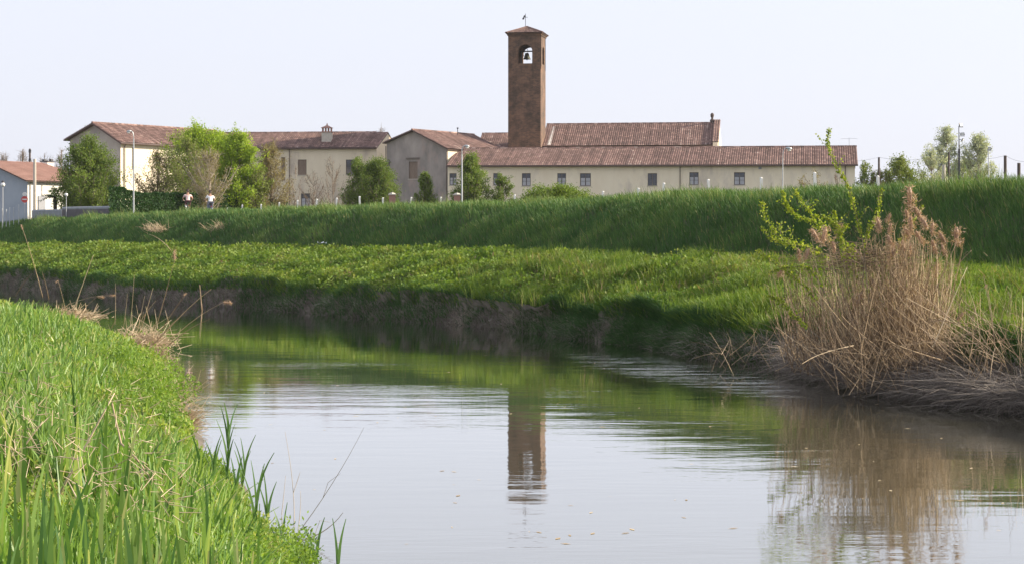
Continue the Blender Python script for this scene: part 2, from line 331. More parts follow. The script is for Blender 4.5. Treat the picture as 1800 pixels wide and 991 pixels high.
# ------------------------------------------------------------------ terrain
def poly(pts, s):
    pts = np.array(pts, float); d = np.r_[0, np.cumsum(np.linalg.norm(np.diff(pts, axis=0), axis=1))]
    return np.stack([np.interp(s, d, pts[:, k]) for k in range(pts.shape[1])], 1), d[-1]
FARW = [(14, -60), (12.2, 0), (11.2, 14), (9.9, 24), (8.3, 32.4), (7.5, 35), (6.6, 38.3), (5.67, 44), (4.2, 49), (3.1, 54.3), (.87, 60.8), (-1.96, 68.6), (-5.5, 74), (-11.9, 86.8), (-19.3, 96.7), (-32.6, 127), (-62, 190), (-160, 400), (-500, 1100)]
CREST = [(52, -60), (35, 5), (24, 36), (14.9, 58), (8.1, 71), (1.9, 88), (-5.9, 103), (-17.4, 122), (-48.9, 190), (-66, 228), (-145, 400), (-480, 1100)]
def loft_far():
    L = poly(FARW, np.array([0.]))[1]
    s = np.r_[np.arange(0, 60, 3.), np.arange(60, 240, .7), np.arange(240, L, 25.), L]
    Wp = poly(FARW, s)[0]
    # smooth the waterline a little
    k = np.array([1, 2, 3, 2, 1]) / 9.
    for c in (0, 1):
        w = Wp[:, c].copy(); w[2:-2] = np.convolve(w, k, 'valid'); Wp[:, c] = w
    n = np.array([.9, .436]); n /= np.linalg.norm(n)
    C = np.array(CREST, float); tt = C @ np.array([-n[1], n[0]]); cc = C @ n; o = np.argsort(tt)
    wt = Wp @ np.array([-n[1], n[0]]); wn = Wp @ n; cn = np.interp(wt, tt[o], cc[o])
    cn[2:-2] = np.convolve(cn, k, 'valid'); dist = cn - wn
    Yd = Wp[:, 1]
    zc = np.interp(Yd, [20, 40, 120], [4.3, 4.36, 4.57]); zt = np.interp(Yd, [30, 45, 75, 110], [2.1, 2.15, 2.36, 2.58])
    toe = dist - 4.7
    rows = []
    zlip = 1.02 + .25 * (vnoise(s / 6, s * 0 + 3) - .5) + np.interp(Yd, [30, 60], [-.1, 0])
    prof = [(-3, 0, -.8, 0), (0, 0, -.1, 0), (0, .03, .12, 0), (0, .08, .55, 0)]
    cols = [(-2.5, np.full_like(s, -.9)), (-.1, np.full_like(s, -.12))]
    U = [-1.9 + 0 * s, .6 + 0 * s, .85 + 0 * s, 1.2 + 0 * s, .16 * toe, .3 * toe, .45 * toe, .6 * toe, .8 * toe, toe - .6, toe, toe + .5, toe + 1.5, toe + 2.5, toe + 3.5, toe + 4.1, dist, dist + .8, dist + 2, dist + 4.5, dist + 9, dist + 25, dist + 80, dist + 400, dist + 2600]
    zl = zlip
    Z = [-.9 + 0 * s, -.12 + 0 * s, .3 + 0 * s, .62 + 0 * s, zl, zl + (zt - zl) * .24, zl + (zt - zl) * .46, zl + (zt - zl) * .68, zl + (zt - zl) * .88, zt - .03, zt, zt + .2, zt + (zc - zt) * .36, zt + (zc - zt) * .63, zt + (zc - zt) * .87, zc - .08, zc, zc + .02, zc, zc, zc - .05, zc - .1, zc - .15, zc - .2, zc - .2]
    G = np.empty((len(s), len(U), 3))
    for j, (u, z) in enumerate(zip(U, Z)):
        if 0 < j < 6: u = u + .9 * (fbm(s / 1.7, s * 0 + j * .15) - .5) * (1 if j > 1 else .7)
        G[:, j, 0] = Wp[:, 0] + n[0] * u; G[:, j, 1] = Wp[:, 1] + n[1] * u
        amp = .16 if 5 <= j <= 17 else .3 if 2 < j < 5 else 0.02
        G[:, j, 2] = z + amp * (fbm(G[:, j, 0] / 3, G[:, j, 1] / 3) - .5) * 2 + (.22 if 4 <= j <= 8 else .1 if 9 <= j <= 17 else 0) * (vnoise(G[:, j, 0] / 1.3 + 30, G[:, j, 1] / 1.6) - .5) * 2
    return G
GF = loft_far()
NEARW = [(5, -60), (2, -12), (.6, 2), (-.5, 10), (-1.25, 15), (-1.9, 18), (-2.45, 20.5), (-3.4, 24.5), (-4.7, 29.5), (-6.1, 36.5), (-7.6, 44), (-9.6, 52), (-11.9, 58), (-15, 65.5), (-19.5, 75), (-27, 85), (-60, 115), (-140, 190), (-420, 700)]
def loft_near():
    L = poly(NEARW, np.array([0.]))[1]; s = np.r_[np.arange(0, 50, 4.), np.arange(50, 150, .6), np.arange(150, L, 20.), L]
    Wp = poly(NEARW, s)[0]; k = np.ones(9) / 9.
    for c in (0, 1):
        w = Wp[:, c].copy(); w[4:-4] = np.convolve(w, k, 'valid'); Wp[:, c] = w
    n = np.array([-.95, -.31]); n /= np.linalg.norm(n)
    U = [-2, -.1, .2, .5, .9, 1.4, 2, 3, 4.5, 7, 12, 30, 100, 1200]; Z = [-.8, -.1, .07, .2, .36, .53, .7, .9, 1.07, 1.2, 1.28, 1.36, 1.5, 2]
    G = np.empty((len(s), len(U), 3))
    for j, (u, z) in enumerate(zip(U, Z)):
        uu = u + (.55 * (fbm(s / 1.8, s * 0 + j * .12) - .5) if j < 7 else 0)
        G[:, j, 0] = Wp[:, 0] + n[0] * uu; G[:, j, 1] = Wp[:, 1] + n[1] * uu
        G[:, j, 2] = z + (.14 if 2 <= j < 11 else 0.02) * (fbm(G[:, j, 0] / 1.3, G[:, j, 1] / 1.3) - .5) * 2
    return G
GN = loft_near()
def sheet(name, G, mats, mi):
    a, b, _ = G.shape; idx = np.arange(a * b).reshape(a, b)
    Q = np.stack([idx[:-1, :-1], idx[1:, :-1], idx[1:, 1:], idx[:-1, 1:]], -1).reshape(-1, 4)
    if name == 'riverbank': pass
    else: Q = Q[:, ::-1]
    o = npmesh(name, G.reshape(-1, 3), Q, np.zeros(a * b), mats, smooth=True)
    o.data.polygons.foreach_set('material_index', np.tile(np.array(mi, np.int32), a - 1)); return tag(o, kind='structure')
sheet('ground', GF, [M['soil'], M['mud']], [1, 1, 1, 1] + [0] * (GF.shape[1] - 5))
sheet('riverbank', GN, [M['soil'], M['mud']], [1, 1] + [0] * (GN.shape[1] - 3))
w = MB(); w.face([(-900, -80, 0), (60, -80, 0), (60, 1500, 0), (-900, 1500, 0)]); tag(w.build('river_water', M['water']), kind='structure')
# the track along the top of the dike: a thin sheet following the crest
def track():
    js = [18, 19]; A = GF[:, 18] * .7 + GF[:, 17] * .3; B = GF[:, 19] * .8 + GF[:, 18] * .2
    G = np.stack([A, (A + B) / 2, B], 1); G[:, :, 2] += .012; a = len(G); idx = np.arange(a * 3).reshape(a, 3)
    Q = np.stack([idx[:-1, :-1], idx[:-1, 1:], idx[1:, 1:], idx[1:, :-1]], -1).reshape(-1, 4)
    tag(npmesh('path', G.reshape(-1, 3), Q, np.zeros(a * 3), M['asphalt']), kind='structure')
track()
def gz(x, y):
    """ground height near (x, y) on the far side"""
    g = GF.reshape(-1, 3); d = (g[:, 0] - x) ** 2 + (g[:, 1] - y) ** 2; i = np.argsort(d)[:4]; wgt = 1 / (d[i] + .01); return float((g[i, 2] * wgt).sum() / wgt.sum())
def snapn(px, py, up=.06):
    """depth at which the ray through a pixel meets the near bank or the water"""
    g = GN.reshape(-1, 3)
    for D in np.arange(8, 80, .1):
        p = P(px, py, D); i = np.argmin((g[:, 0] - p[0]) ** 2 + (g[:, 1] - p[1]) ** 2)
        if p[2] <= max(g[i, 2], -.03) + up: return D
    return 60.
def sample(G, j0, j1, n, dens, pxr=(-350, 2450), dmin=4., dmax=240.):
    g = G[:, j0:j1 + 1]; A, B, Cc, D = g[:-1, :-1], g[1:, :-1], g[1:, 1:], g[:-1, 1:]; cen = (A + B + Cc + D) / 4
    ar = np.linalg.norm(np.cross(Cc - A, D - B), axis=-1) / 2; pxx = CX + cen[..., 0] / np.maximum(cen[..., 1], .1) * F
    ok = (cen[..., 1] > dmin) & (cen[..., 1] < dmax) & (pxx > pxr[0]) & (pxx < pxr[1])
    wt = np.where(ok, ar * dens(cen), 0).ravel(); wt /= wt.sum(); c = rng.choice(len(wt), n, p=wt); i, j = np.unravel_index(c, ar.shape)
    u = rng.random((n, 1)); v = rng.random((n, 1))
    p = A[i, j] * (1 - u) * (1 - v) + B[i, j] * u * (1 - v) + Cc[i, j] * u * v + D[i, j] * (1 - u) * v
    return p, j + j0

# ------------------------------------------------------------------ buildings
def on_wall(A, B, px, py):
    """plan distance and height where pixel (px, py) meets the wall standing on the line A-B"""
    A = np.array(A[:2], float); B = np.array(B[:2], float); L = np.linalg.norm(B - A); d = (B - A) / L; k = (px - CX) / F
    u = (k * A[1] - A[0]) / (d[0] - k * d[1]); D = A[1] + d[1] * u
    return u, H - (py - HY) * D / F
class Building:
    def __init__(s, name, label, org): s.root = thing(name, label, 'building', org); s.wins = []
    def wall(s, mb, A, B, z0, zA, zB, ops=(), apex=None, depth=.2, tint=.5):
        A = np.array(A[:2], float); B = np.array(B[:2], float); L = np.linalg.norm(B - A); d = (B - A) / L; n = np.array([d[1], -d[0]])  # outward: right of A->B
        us = sorted({0, L, *[o[0] for o in ops], *[o[1] for o in ops]}); top = lambda u: zA + (zB - zA) * u / L
        pt = lambda u, z, k=0: (A[0] + d[0] * u - n[0] * k, A[1] + d[1] * u - n[1] * k, z)
        for a, b in zip(us[:-1], us[1:]):
            cov = sorted([(o[2], o[3]) for o in ops if o[0] <= a + 1e-6 and o[1] >= b - 1e-6]); z = z0
            for lo, hi in cov: mb.face([pt(a, z), pt(b, z), pt(b, lo), pt(a, lo)], tint); z = hi
            mb.face([pt(a, z), pt(b, z), pt(b, top(b)), pt(a, top(a))], tint)
        if apex: mb.face([pt(0, zA), pt(L, zB), pt(apex[0], apex[1])], tint)
        for u0, u1, a, b in ops:
            mb.face([pt(u0, a), pt(u0, a, depth), pt(u0, b, depth), pt(u0, b)], tint); mb.face([pt(u1, a, depth), pt(u1, a), pt(u1, b), pt(u1, b, depth)], tint)
            mb.face([pt(u0, a), pt(u1, a), pt(u1, a, depth), pt(u0, a, depth)], tint); mb.face([pt(u0, b, depth), pt(u1, b, depth), pt(u1, b), pt(u0, b)], tint)
    def bar(s, mb, A, d, n, u0, u1, z0, z1, k0, k1):
        """box in wall coordinates: along u, up z, outward k"""
        c = A + d * (u0 + u1) / 2 + n * (k0 + k1) / 2; mb.box((c[0], c[1], (z0 + z1) / 2), (u1 - u0, k1 - k0, z1 - z0), math.atan2(d[1], d[0]))
    def window(s, A, B, op, style='casement', label=None, depth=.2, kind='window'):
        A = np.array(A[:2], float); B = np.array(B[:2], float); L = np.linalg.norm(B - A); d = (B - A) / L; n = np.array([d[1], -d[0]]); u0, u1, a, b = op; e = .003
        f = MB(); w = .07; k0, k1 = -depth + e, -depth + .07
        s.bar(f, A, d, n, u0 + e, u0 + w, a + e, b - e, k0, k1); s.bar(f, A, d, n, u1 - w, u1 - e, a + e, b - e, k0, k1)
        s.bar(f, A, d, n, u0 + w, u1 - w, a + e, a + w, k0, k1); s.bar(f, A, d, n, u0 + w, u1 - w, b - w, b - e, k0, k1)
        mid = (u0 + u1) / 2
        if style != 'slit': s.bar(f, A, d, n, mid - .05, mid + .05, a + w, b - w, k0, k1 + .01)
        if style == 'casement':
            for q in (.36, .68): s.bar(f, A, d, n, u0 + w, mid - .05, a + (b - a) * q, a + (b - a) * q + .035, k0, k1 - .01); s.bar(f, A, d, n, mid + .05, u1 - w, a + (b - a) * q, a + (b - a) * q + .035, k0, k1 - .01)
        if style == 'grille':
            for q in np.arange(1, 6) / 6: s.bar(f, A, d, n, u0 + w, u1 - w, a + (b - a) * q, a + (b - a) * q + .02, k1, k1 + .02)
        win = f.build(kind, M['shutter'] if style == 'shutter' else M['frame_dark'], s.root)
        if label: win['label'] = label
        p = MB(); s.bar(p, A, d, n, u0 + w, u1 - w, a + w, b - w, k0 + .005, k0 + .02)
        if style == 'shutter':
            p2 = MB(); s.bar(p2, A, d, n, u0 + w + .01, mid - .055, a + w, b - w, k0 + .025, k1 - .005); p2.build('shutter', M['shutter'], win)
            p2 = MB(); s.bar(p2, A, d, n, mid + .055, u1 - w - .01, a + w, b - w, k0 + .025, k1 - .005); p2.build('shutter', M['shutter'], win)
        else: p.build('pane', M['glass'], win)
        if style == 'casement':
            c = MB(); s.bar(c, A, d, n, u0 + w + .02, mid - .06, a + w, a + (b - a) * .62, k0 + .022, k0 + .03); s.bar(c, A, d, n, mid + .06, u1 - w - .02, a + w, a + (b - a) * .62, k0 + .022, k0 + .03); c.build('curtain', M['curtain'], win)
        sl = MB(); s.bar(sl, A, d, n, u0 - .08, u1 + .08, a - .09, a - .004, -.05, .06); sl.build('sill', M['stone'], win)
        return win
def roof_plane(mb, E0, E1, R0, R1, rib=.27, thick=.1, flat=False):
    """tiled slope between eave E0-E1 and ridge R0-R1, real rounded tile rows; colour differs from tile to tile"""
    E0, E1, R0, R1 = [np.array(p, float) for p in (E0, E1, R0, R1)]
    L = max(np.linalg.norm(E1 - E0), np.linalg.norm(R1 - R0)); S = max(np.linalg.norm(R0 - E0), np.linalg.norm(R1 - E1)); nr = max(2, int(L / rib)); nv = max(2, int(S / .42))
    nrm = np.cross(E1 - E0, R0 - E0 if np.linalg.norm(R0 - E0) > .1 else R1 - E0); nrm /= np.linalg.norm(nrm)
    if nrm[2] < 0: nrm = -nrm
    ph = np.array([0, .15, .5, .85]); hh = np.array([0, .75, 1, .75]) * (.085 if not flat else .02)
    if mb is None: return
    tv = rng.random((nr + 1, nv + 1)) ** 1.0
    for i in range(nr):
        for j in range(nv):
            v0, v1 = j / nv, (j + 1.04) / nv; tn = float(np.clip(.5 + .55 * (tv[i, j] - .5) + .4 * (tv[i, 0] - .5), 0, 1))
            q = []
            for v, lift in ((v0, .035), (min(v1, 1), 0.0)):
                for f, h in zip(np.r_[ph, 1.0], np.r_[hh, 0.0]):
                    u = (i + f) / nr; p = (E0 + (E1 - E0) * u) * (1 - v) + (R0 + (R1 - R0) * u) * v; q.append(p + nrm * (h + lift + .01))
            b = len(mb.v); mb.v += [tuple(x) for x in q]; mb.t += [tn] * 10
            for k in range(4): mb.f.append((b + k, b + k + 1, b + 6 + k, b + 5 + k)); mb.m.append(0)
    a = [E0 - nrm * thick, E1 - nrm * thick, R1 - nrm * thick, R0 - nrm * thick]; t = [E0, E1, R1, R0]
    mb.face(a[::-1], .1, 1)
    for k in range(4): mb.face([a[k], a[(k + 1) % 4], t[(k + 1) % 4] + nrm * .01, t[k] + nrm * .01], .1, 1)
def ridge_tiles(mb, A, B, r=.13):
    A = np.array(A, float); B = np.array(B, float); n = max(2, int(np.linalg.norm(B - A) / .45))
    for i in range(n): mb.tube([A + (B - A) * i / n, A + (B - A) * (i + 1.05) / n], [r, r * .85], 7, float(rng.random()), 0)
ROOF = [M['tile'], M['gutter']]
def pipe(bld, px, A, B, z0, z1, mat='pipe', r=.055):
    u, _ = on_wall(A, B, px, 300); A = np.array(A[:2], float); B = np.array(B[:2], float); d = (B - A) / np.linalg.norm(B - A); n = np.array([d[1], -d[0]]); p = A + d * u + n * .1; q = A + d * u + n * .35
    m = MB(); m.tube([(q[0], q[1], z1), (p[0], p[1], z1 - .35), (p[0], p[1], z0)], r, 6); m.build('downpipe', M[mat], bld.root)
def gutter(bld, E0, E1):
    m = MB(); m.tube([np.array(E0) + [0, -.03, -.08], np.array(E1) + [0, -.03, -.08]], .1, 6); m.build('gutter', M['gutter'], bld.root)
Z0 = 4.0
def wpt(px, D): return np.array([(px - CX) * D / F, D])
th = R(8); fd = np.array([math.cos(th), -math.sin(th)]); bd = np.array([math.sin(th), math.cos(th)])   # along the fronts, into the depth
def p3(p, z): return (p[0], p[1], z)

# --- long low wing
K = 245.0
A = wpt(787, K); L = 49.4; B = A + fd * L
wing = Building('farm_wing', 'long low cream wing with a row of small barred windows under a brown tiled roof', (A[0], A[1], Z0))
zE = H + 133.5 * K / F
wg = MB(); ops = []
for x0, x1, y0, y1 in [(790, 802.5, 305, 326), (867, 880, 305, 326), (917.3, 932.8, 305, 327.3), (979.6, 995, 305, 327.3), (1019.5, 1038.6, 305, 327.3), (1138.5, 1155, 305, 327), (1211.8, 1228, 303.3, 325.5), (1290.2, 1309.5, 303.3, 325.5)]:
    u0, za = on_wall(A, B, x0, y1); u1, zb = on_wall(A, B, x1, y0); ops.append((u0, u1, za, zb))
wing.wall(wg, A, B, Z0 - .6, zE, zE - .15, ops); C2 = B + bd * 9.5; D2 = A + bd * 9.5
wing.wall(wg, B, C2, Z0 - .6, zE - .15, zE - .15, apex=(4.75, zE + 1.95)); wing.wall(wg, C2, D2, Z0 - .6, zE - .15, zE); wing.wall(wg, D2, A, Z0 - .6, zE, zE, apex=(4.75, zE + 2.1))
wg.build('wall', M['plaster_cream'], wing.root)
for i, o in enumerate(ops): wing.window(A, B, o, 'casement' if i != 5 else 'grille', 'window with a small white notice behind the glass' if i == 5 else None)
rf = MB(); ov = .45
e0 = A - fd * .1 - bd * ov; e1 = B + fd * .35 - bd * ov; r0 = A - fd * .1 + bd * 4.75 + fd * .55; r1 = B + fd * .35 + bd * 4.75
# slight sag and waviness of the old ridge comes from three separate lengths
zR = H + 162.5 * (K + 4.7) / F
roof_plane(rf, p3(e0, zE - .05), p3(e1, zE - .2), p3(r0, zR), p3(r1, zR - .04)); b0 = D2 + bd * ov; b1 = C2 + fd * .35 + bd * ov
roof_plane(rf, p3(b1, zE - .2), p3(b0, zE - .05), p3(r1, zR - .04), p3(r0, zR), rib=.5); ridge_tiles(rf, p3(r0, zR + .06), p3(r1, zR + .02))
rf.build('roof', ROOF, wing.root); gutter(wing, p3(e0 - bd * .08, zE - .02), p3(e1 - bd * .08, zE - .17))
for px in (1195.5, 1486): pipe(wing, px, A, B, Z0, zE - .1)
m = MB(); u, z = on_wall(A, B, 1336, 296); q = A + fd * u; m.box((q[0] - bd[0] * .06, q[1] - bd[1] * .06, z), (.35, .12, .28), -th); m.build('wall_lamp', M['frame_grey'], wing.root)
q = r1 - fd * .9; m = MB(); m.tube([p3(q, zR), p3(q, zR + 1.05)], .025, 5); zz = zR + .95; m.tube([p3(q - fd * 1.0, zz), p3(q + fd * 1.0, zz)], .015, 4)
for k in (-.9, -.55, -.2, .2, .5, .8): m.tube([(q[0] + fd[0] * k - .04, q[1] + fd[1] * k - .3, zz), (q[0] + fd[0] * k + .04, q[1] + .3, zz)], .008, 3)
m.build('aerial', M['steel'], wing.root)
WA, WB = A, B

# --- church nave behind the wing, and the lower range left of the tower
K = 262.0
A = wpt(951, K - 1); B = A + fd * 23.0; half = 6.2
nave = Building('church_nave', 'church nave with high tiled roof behind the long wing, raised right gable', (A[0], A[1], Z0))
zr = H + 205.5 * (K + half - 1) / F; ze = zr - 3.15; w_ = MB()
nave.wall(w_, A, B, Z0 - .5, ze, ze); C2 = B + bd * 2 * half; D2 = A + bd * 2 * half
nave.wall(w_, B, C2, Z0 - .5, ze, ze, apex=(half, zr)); nave.wall(w_, C2, D2, Z0 - .5, ze, ze); nave.wall(w_, D2, A, Z0 - .5, ze, ze, apex=(half, zr))
w_.build('wall', M['plaster_cream'], nave.root)
rf = MB(); roof_plane(rf, p3(A - bd * .4, ze - .1), p3(B - bd * .4, ze - .1), p3(A + bd * half, zr), p3(B + bd * half, zr)); roof_plane(rf, p3(C2 + bd * .4, ze - .1), p3(D2 + bd * .4, ze - .1), p3(B + bd * half, zr), p3(A + bd * half, zr), rib=.5)
ridge_tiles(rf, p3(A + bd * half, zr + .06), p3(B - fd * 1 + bd * half, zr + .06)); nr_ = rf.build('roof', ROOF, nave.root)
# raised end gable (parapet) with tiled coping and little pinnacle
g = MB(); E = B - fd * .55
def gab(z_add, c0, c1):
    fr = [p3(c0 - bd * .5, ze - .2), p3(c0 - bd * .5, ze + z_add), p3(c0 + bd * half, zr + z_add + .1), p3(c0 + bd * (2 * half + .5), ze + z_add), p3(c0 + bd * (2 * half + .5), ze - .2)]
    bk = [tuple(np.array(p) + [*(c1 - c0), 0]) for p in fr]; g.face(fr[::-1]); g.face(bk)
    for k in range(5): g.face([fr[k], fr[(k + 1) % 5], bk[(k + 1) % 5], bk[k]])
gab(.28, E, E + fd * .62); g.build('gable_parapet', M['plaster_cream'], nave.root)
cp = MB(); roof_plane(cp, p3(E - bd * .5 - fd * .1, ze + .32), p3(E - bd * .5 + fd * .75, ze + .32), p3(E + bd * half - fd * .1, zr + .42), p3(E + bd * half + fd * .75, zr + .42), rib=.28, thick=.06); cp.build('coping', ROOF, nave.root)
pn = MB(); q = E + bd * half - fd * .35; pn.lathe(p3(q, zr + .1), [(.3, 0), (.3, .35), (.2, .4), (.12, .55), (.22, .8), (.26, 1.0), (.16, 1.2), (.03, 1.28)], 10); pn.build('pinnacle', M['wood_dark'], nave.root)
fl = MB(); a = A + fd * .85; fl.face([p3(a - bd * .2, ze + .12), p3(a - bd * .2 + fd * .45, ze + .12), p3(a + bd * (half - .8) + fd * .45, zr - .3), p3(a + bd * (half - .8), zr - .3)]); fl.face([p3(a - bd * .2 + fd * .45, ze + .0), p3(a - bd * .2 + fd * .45, ze + .12), p3(a + bd * (half - .8) + fd * .45, zr - .3), p3(a + bd * (half - .8) + fd * .45, zr - .42)]); fl.build('flashing', M['plaster_white'], nave.root)
m = MB(); q = B + fd * .12 + bd * .35; m.tube([p3(q, ze + 1), p3(q, Z0)], .05, 5); m.build('downpipe', M['pipe'], nave.root)

A = wpt(838, K + 1); B = A + fd * 7.2; ch = Building('sacristy', 'lower tiled range tucked against the left side of the brick bell tower', (A[0], A[1], Z0))
zr2 = H + 189.5 * (K + 5) / F; ze2 = zr2 - 2.4; w_ = MB(); C2 = B + bd * 9; D2 = A + bd * 9
ch.wall(w_, A, B, Z0 - .5, ze2, ze2); ch.wall(w_, B, C2, Z0 - .5, ze2, ze2, apex=(4.5, zr2)); ch.wall(w_, C2, D2, Z0 - .5, ze2, ze2); ch.wall(w_, D2, A, Z0 - .5, ze2, ze2, apex=(4.5, zr2)); w_.build('wall', M['plaster_cream'], ch.root)
rf = MB(); roof_plane(rf, p3(A - bd * .4, ze2 - .1), p3(B - bd * .4, ze2 - .1), p3(A + bd * 4.5, zr2), p3(B + bd * 4.5, zr2)); roof_plane(rf, p3(C2 + bd * .4, ze2 - .1), p3(D2 + bd * .4, ze2 - .1), p3(B + bd * 4.5, zr2), p3(A + bd * 4.5, zr2), rib=.5); ridge_tiles(rf, p3(A + bd * 4.5, zr2 + .05), p3(B + bd * 4.5, zr2 + .05)); rf.build('roof', ROOF, ch.root)

# --- bell tower
TD = 260.0; tt = R(9.5); tf = np.array([math.cos(tt), -math.sin(tt)]); tb = np.array([math.sin(tt), math.cos(tt)])
A = wpt(893.2, TD); TW = 4.3; zt = H + 361.5 * TD / F; zb = H + 309 * TD / F
tower = thing('bell_tower', 'tall square brick bell tower with an open arched belfry and low tiled cap', 'tower', (A[0], A[1], Z0))
sh = MB(); c = A + tf * TW / 2 + tb * TW / 2
zflo = zb - .45
sh.box((c[0], c[1], (Z0 - .5 + zflo) / 2), (TW, TW, zflo - Z0 + .5), -tt); shaft = sh.build('wall', M['brick'], tower)
def arch_wall(mb, A, d, Wd, z0, z1, u0, u1, zs0, zs1, T):
    """slab wall with an arched opening; A plan corner, d direction, thickness T to the left of d"""
    n = np.array([-d[1], d[0]]); r = (u1 - u0) / 2; cu = (u0 + u1) / 2; S = 12
    arc = [(cu - r * math.cos(math.pi * i / S), zs1 + r * math.sin(math.pi * i / S)) for i in range(S + 1)]
    pt = lambda u, z, k: (A[0] + d[0] * u + n[0] * k, A[1] + d[1] * u + n[1] * k, z)
    for k, fl_ in ((0, 1), (T, -1)):
        fs = [[(0, z0), (u0, z0), (u0, zs1), (0, zs1)], [(u1, z0), (Wd, z0), (Wd, zs1), (u1, zs1)], [(u0, z0), (u1, z0), (u1, zs0), (u0, zs0)], [(0, zs1), (u0, zs1), (u0, z1), (0, z1)], [(u1, zs1), (Wd, zs1), (Wd, z1), (u1, z1)]]
        for i in range(S): fs.append([arc[i], arc[i + 1], (arc[i + 1][0], z1), (arc[i][0], z1)])
        for f in fs: mb.face([pt(u, z, k) for u, z in f][::fl_])
    prof = [(u0, zs0)] + arc + [(u1, zs0)]
    for i in range(len(prof)):
        a, b = prof[i], prof[(i + 1) % len(prof)]; mb.face([pt(a[0], a[1], 0), pt(b[0], b[1], 0), pt(b[0], b[1], T), pt(a[0], a[1], T)])
    mb.face([pt(0, z1, 0), pt(Wd, z1, 0), pt(Wd, z1, T), pt(0, z1, T)])
T_ = .5; bf = MB(); zs1 = H + (HY - 92) * TD / F; zs0 = H + (HY - 112.5) * TD / F; u0, u1 = 1.33, 3.2
arch_wall(bf, A, tf, TW, zflo, zt, u0, u1, zs0, zs1, T_)
Bc = A + tf * TW; arch_wall(bf, Bc + tb * T_, tb, TW - 2 * T_, zflo, zt, u0 - T_ + .1, u1 - T_ - .1, zs0, zs1, T_)
Cc = A + tf * TW + tb * TW; arch_wall(bf, Cc, -tf, TW, zflo, zt, TW - u1, TW - u0, zs0, zs1, T_)
arch_wall(bf, A + tb * (TW - T_), -tb, TW - 2 * T_, zflo, zt, .9, 2.5, zs0, zs1, T_)
bf.build('belfry', M['brick'], tower)
# two rings of shallow recessed brick round each arch on the front, and the cornice
ar = MB()
for i in range(16):
    a0, a1 = math.pi * i / 16, math.pi * (i + 1) / 16; rr0, rr1 = .98, 1.22; cu = (u0 + u1) / 2
    q = [(cu - r * math.cos(t), zs1 + r * math.sin(t)) for t, r in ((a0, rr0), (a1, rr0), (a1, rr1), (a0, rr1))]
    f3 = [(A[0] + tf[0] * u - tb[0] * .05, A[1] + tf[1] * u - tb[1] * .05, z) for u, z in q]; ar.face(f3[::-1]); ar.face([f3[3], f3[2], (f3[2][0] + tb[0] * .05, f3[2][1] + tb[1] * .05, f3[2][2]), (f3[3][0] + tb[0] * .05, f3[3][1] + tb[1] * .05, f3[3][2])])
for uu in (cu - 1.1, cu + 1.1):
    q = A + tf * uu - tb * .025; ar.box((q[0], q[1], (zs0 + zs1) / 2), (.24, .05, zs1 - zs0), -tt)
ar.build('arch_moulding', M['brick'], tower)
co = MB(); co.box((c[0], c[1], zt + .09), (TW + .22, TW + .22, .18), -tt); co.box((c[0], c[1], zt + .25), (TW + .42, TW + .42, .13), -tt); co.build('cornice', M['brick'], tower)
rf = MB(); zc_ = zt + .33; o_ = TW / 2 + .32; cs = [c - tf * o_ - tb * o_, c + tf * o_ - tb * o_, c + tf * o_ + tb * o_, c - tf * o_ + tb * o_]; ap = p3(c, zt + 1.35)
for i in range(4): roof_plane(rf, p3(cs[i], zc_), p3(cs[(i + 1) % 4], zc_), ap, ap, rib=.33, thick=.05)
for i in range(4): ridge_tiles(rf, p3(cs[i], zc_ + .06), (ap[0], ap[1], ap[2] + .05), .1)
rf.build('roof', ROOF, tower)
v = MB(); q = p3(c - tf * .2, 0)
v.tube([(q[0], q[1], zt + 1.2), (q[0], q[1], zt + 3.1)], .035, 5); v.tube([(q[0] - .32, q[1], zt + 2.62), (q[0] + .3, q[1], zt + 2.62)], .03, 4)
for dx, dz in ((-.12, 2.75), (-.28, 2.45)): v.face([(q[0] + dx - .16, q[1], zt + dz - .1), (q[0] + dx + .1, q[1] + .02, zt + dz - .14), (q[0] + dx + .14, q[1], zt + dz + .16), (q[0] + dx - .1, q[1] - .02, zt + dz + .1)])
v.build('weather_vane', M['dark_metal'], tower)
bz = zs1 - .05; bl = MB(); cb_ = c
bl.lathe((cb_[0], cb_[1], bz - .75), [(.52, 0), (.5, .05), (.4, .2), (.31, .45), (.27, .7), (.18, .82), (.04, .86)], 16); bell = bl.build('bell', M['bronze'], tower, smooth=True)
cl = MB(); cl.tube([(cb_[0], cb_[1], bz - .2), (cb_[0], cb_[1], bz - .88)], [.03, .07], 6); cl.build('clapper', M['dark_metal'], bell)
fr = MB()
for s_ in (-1, 1):
    q = c + tf * .75 * s_; fr.tube([p3(q, zflo), p3(q, bz + .35)], .06, 5)
fr.tube([p3(c - tf * 1.4, bz + .3), p3(c + tf * 1.4, bz + .3)], .09, 6); fr.tube([p3(c - tf * .35, bz + .3), p3(c - tf * .35, bz + .85)], .05, 5)
fr.build('bell_frame', M['dark_metal'], tower)
wh = MB(); q = c - tf * .45; pts = [(q[0] + tb[0] * .55 * math.cos(t) + tf[0] * .5 * math.cos(t), q[1] + tb[1] * .55 * math.cos(t) + tf[1] * .5 * math.cos(t), bz + .3 + .62 * math.sin(t)) for t in np.linspace(0, 2 * math.pi, 17)]
wh.tube(pts, .04, 4)
for k in range(0, 8): wh.tube([(q[0], q[1], bz + .3), pts[2 * k]], .025, 3)
wh.build('bell_wheel', M['dark_metal'], tower)

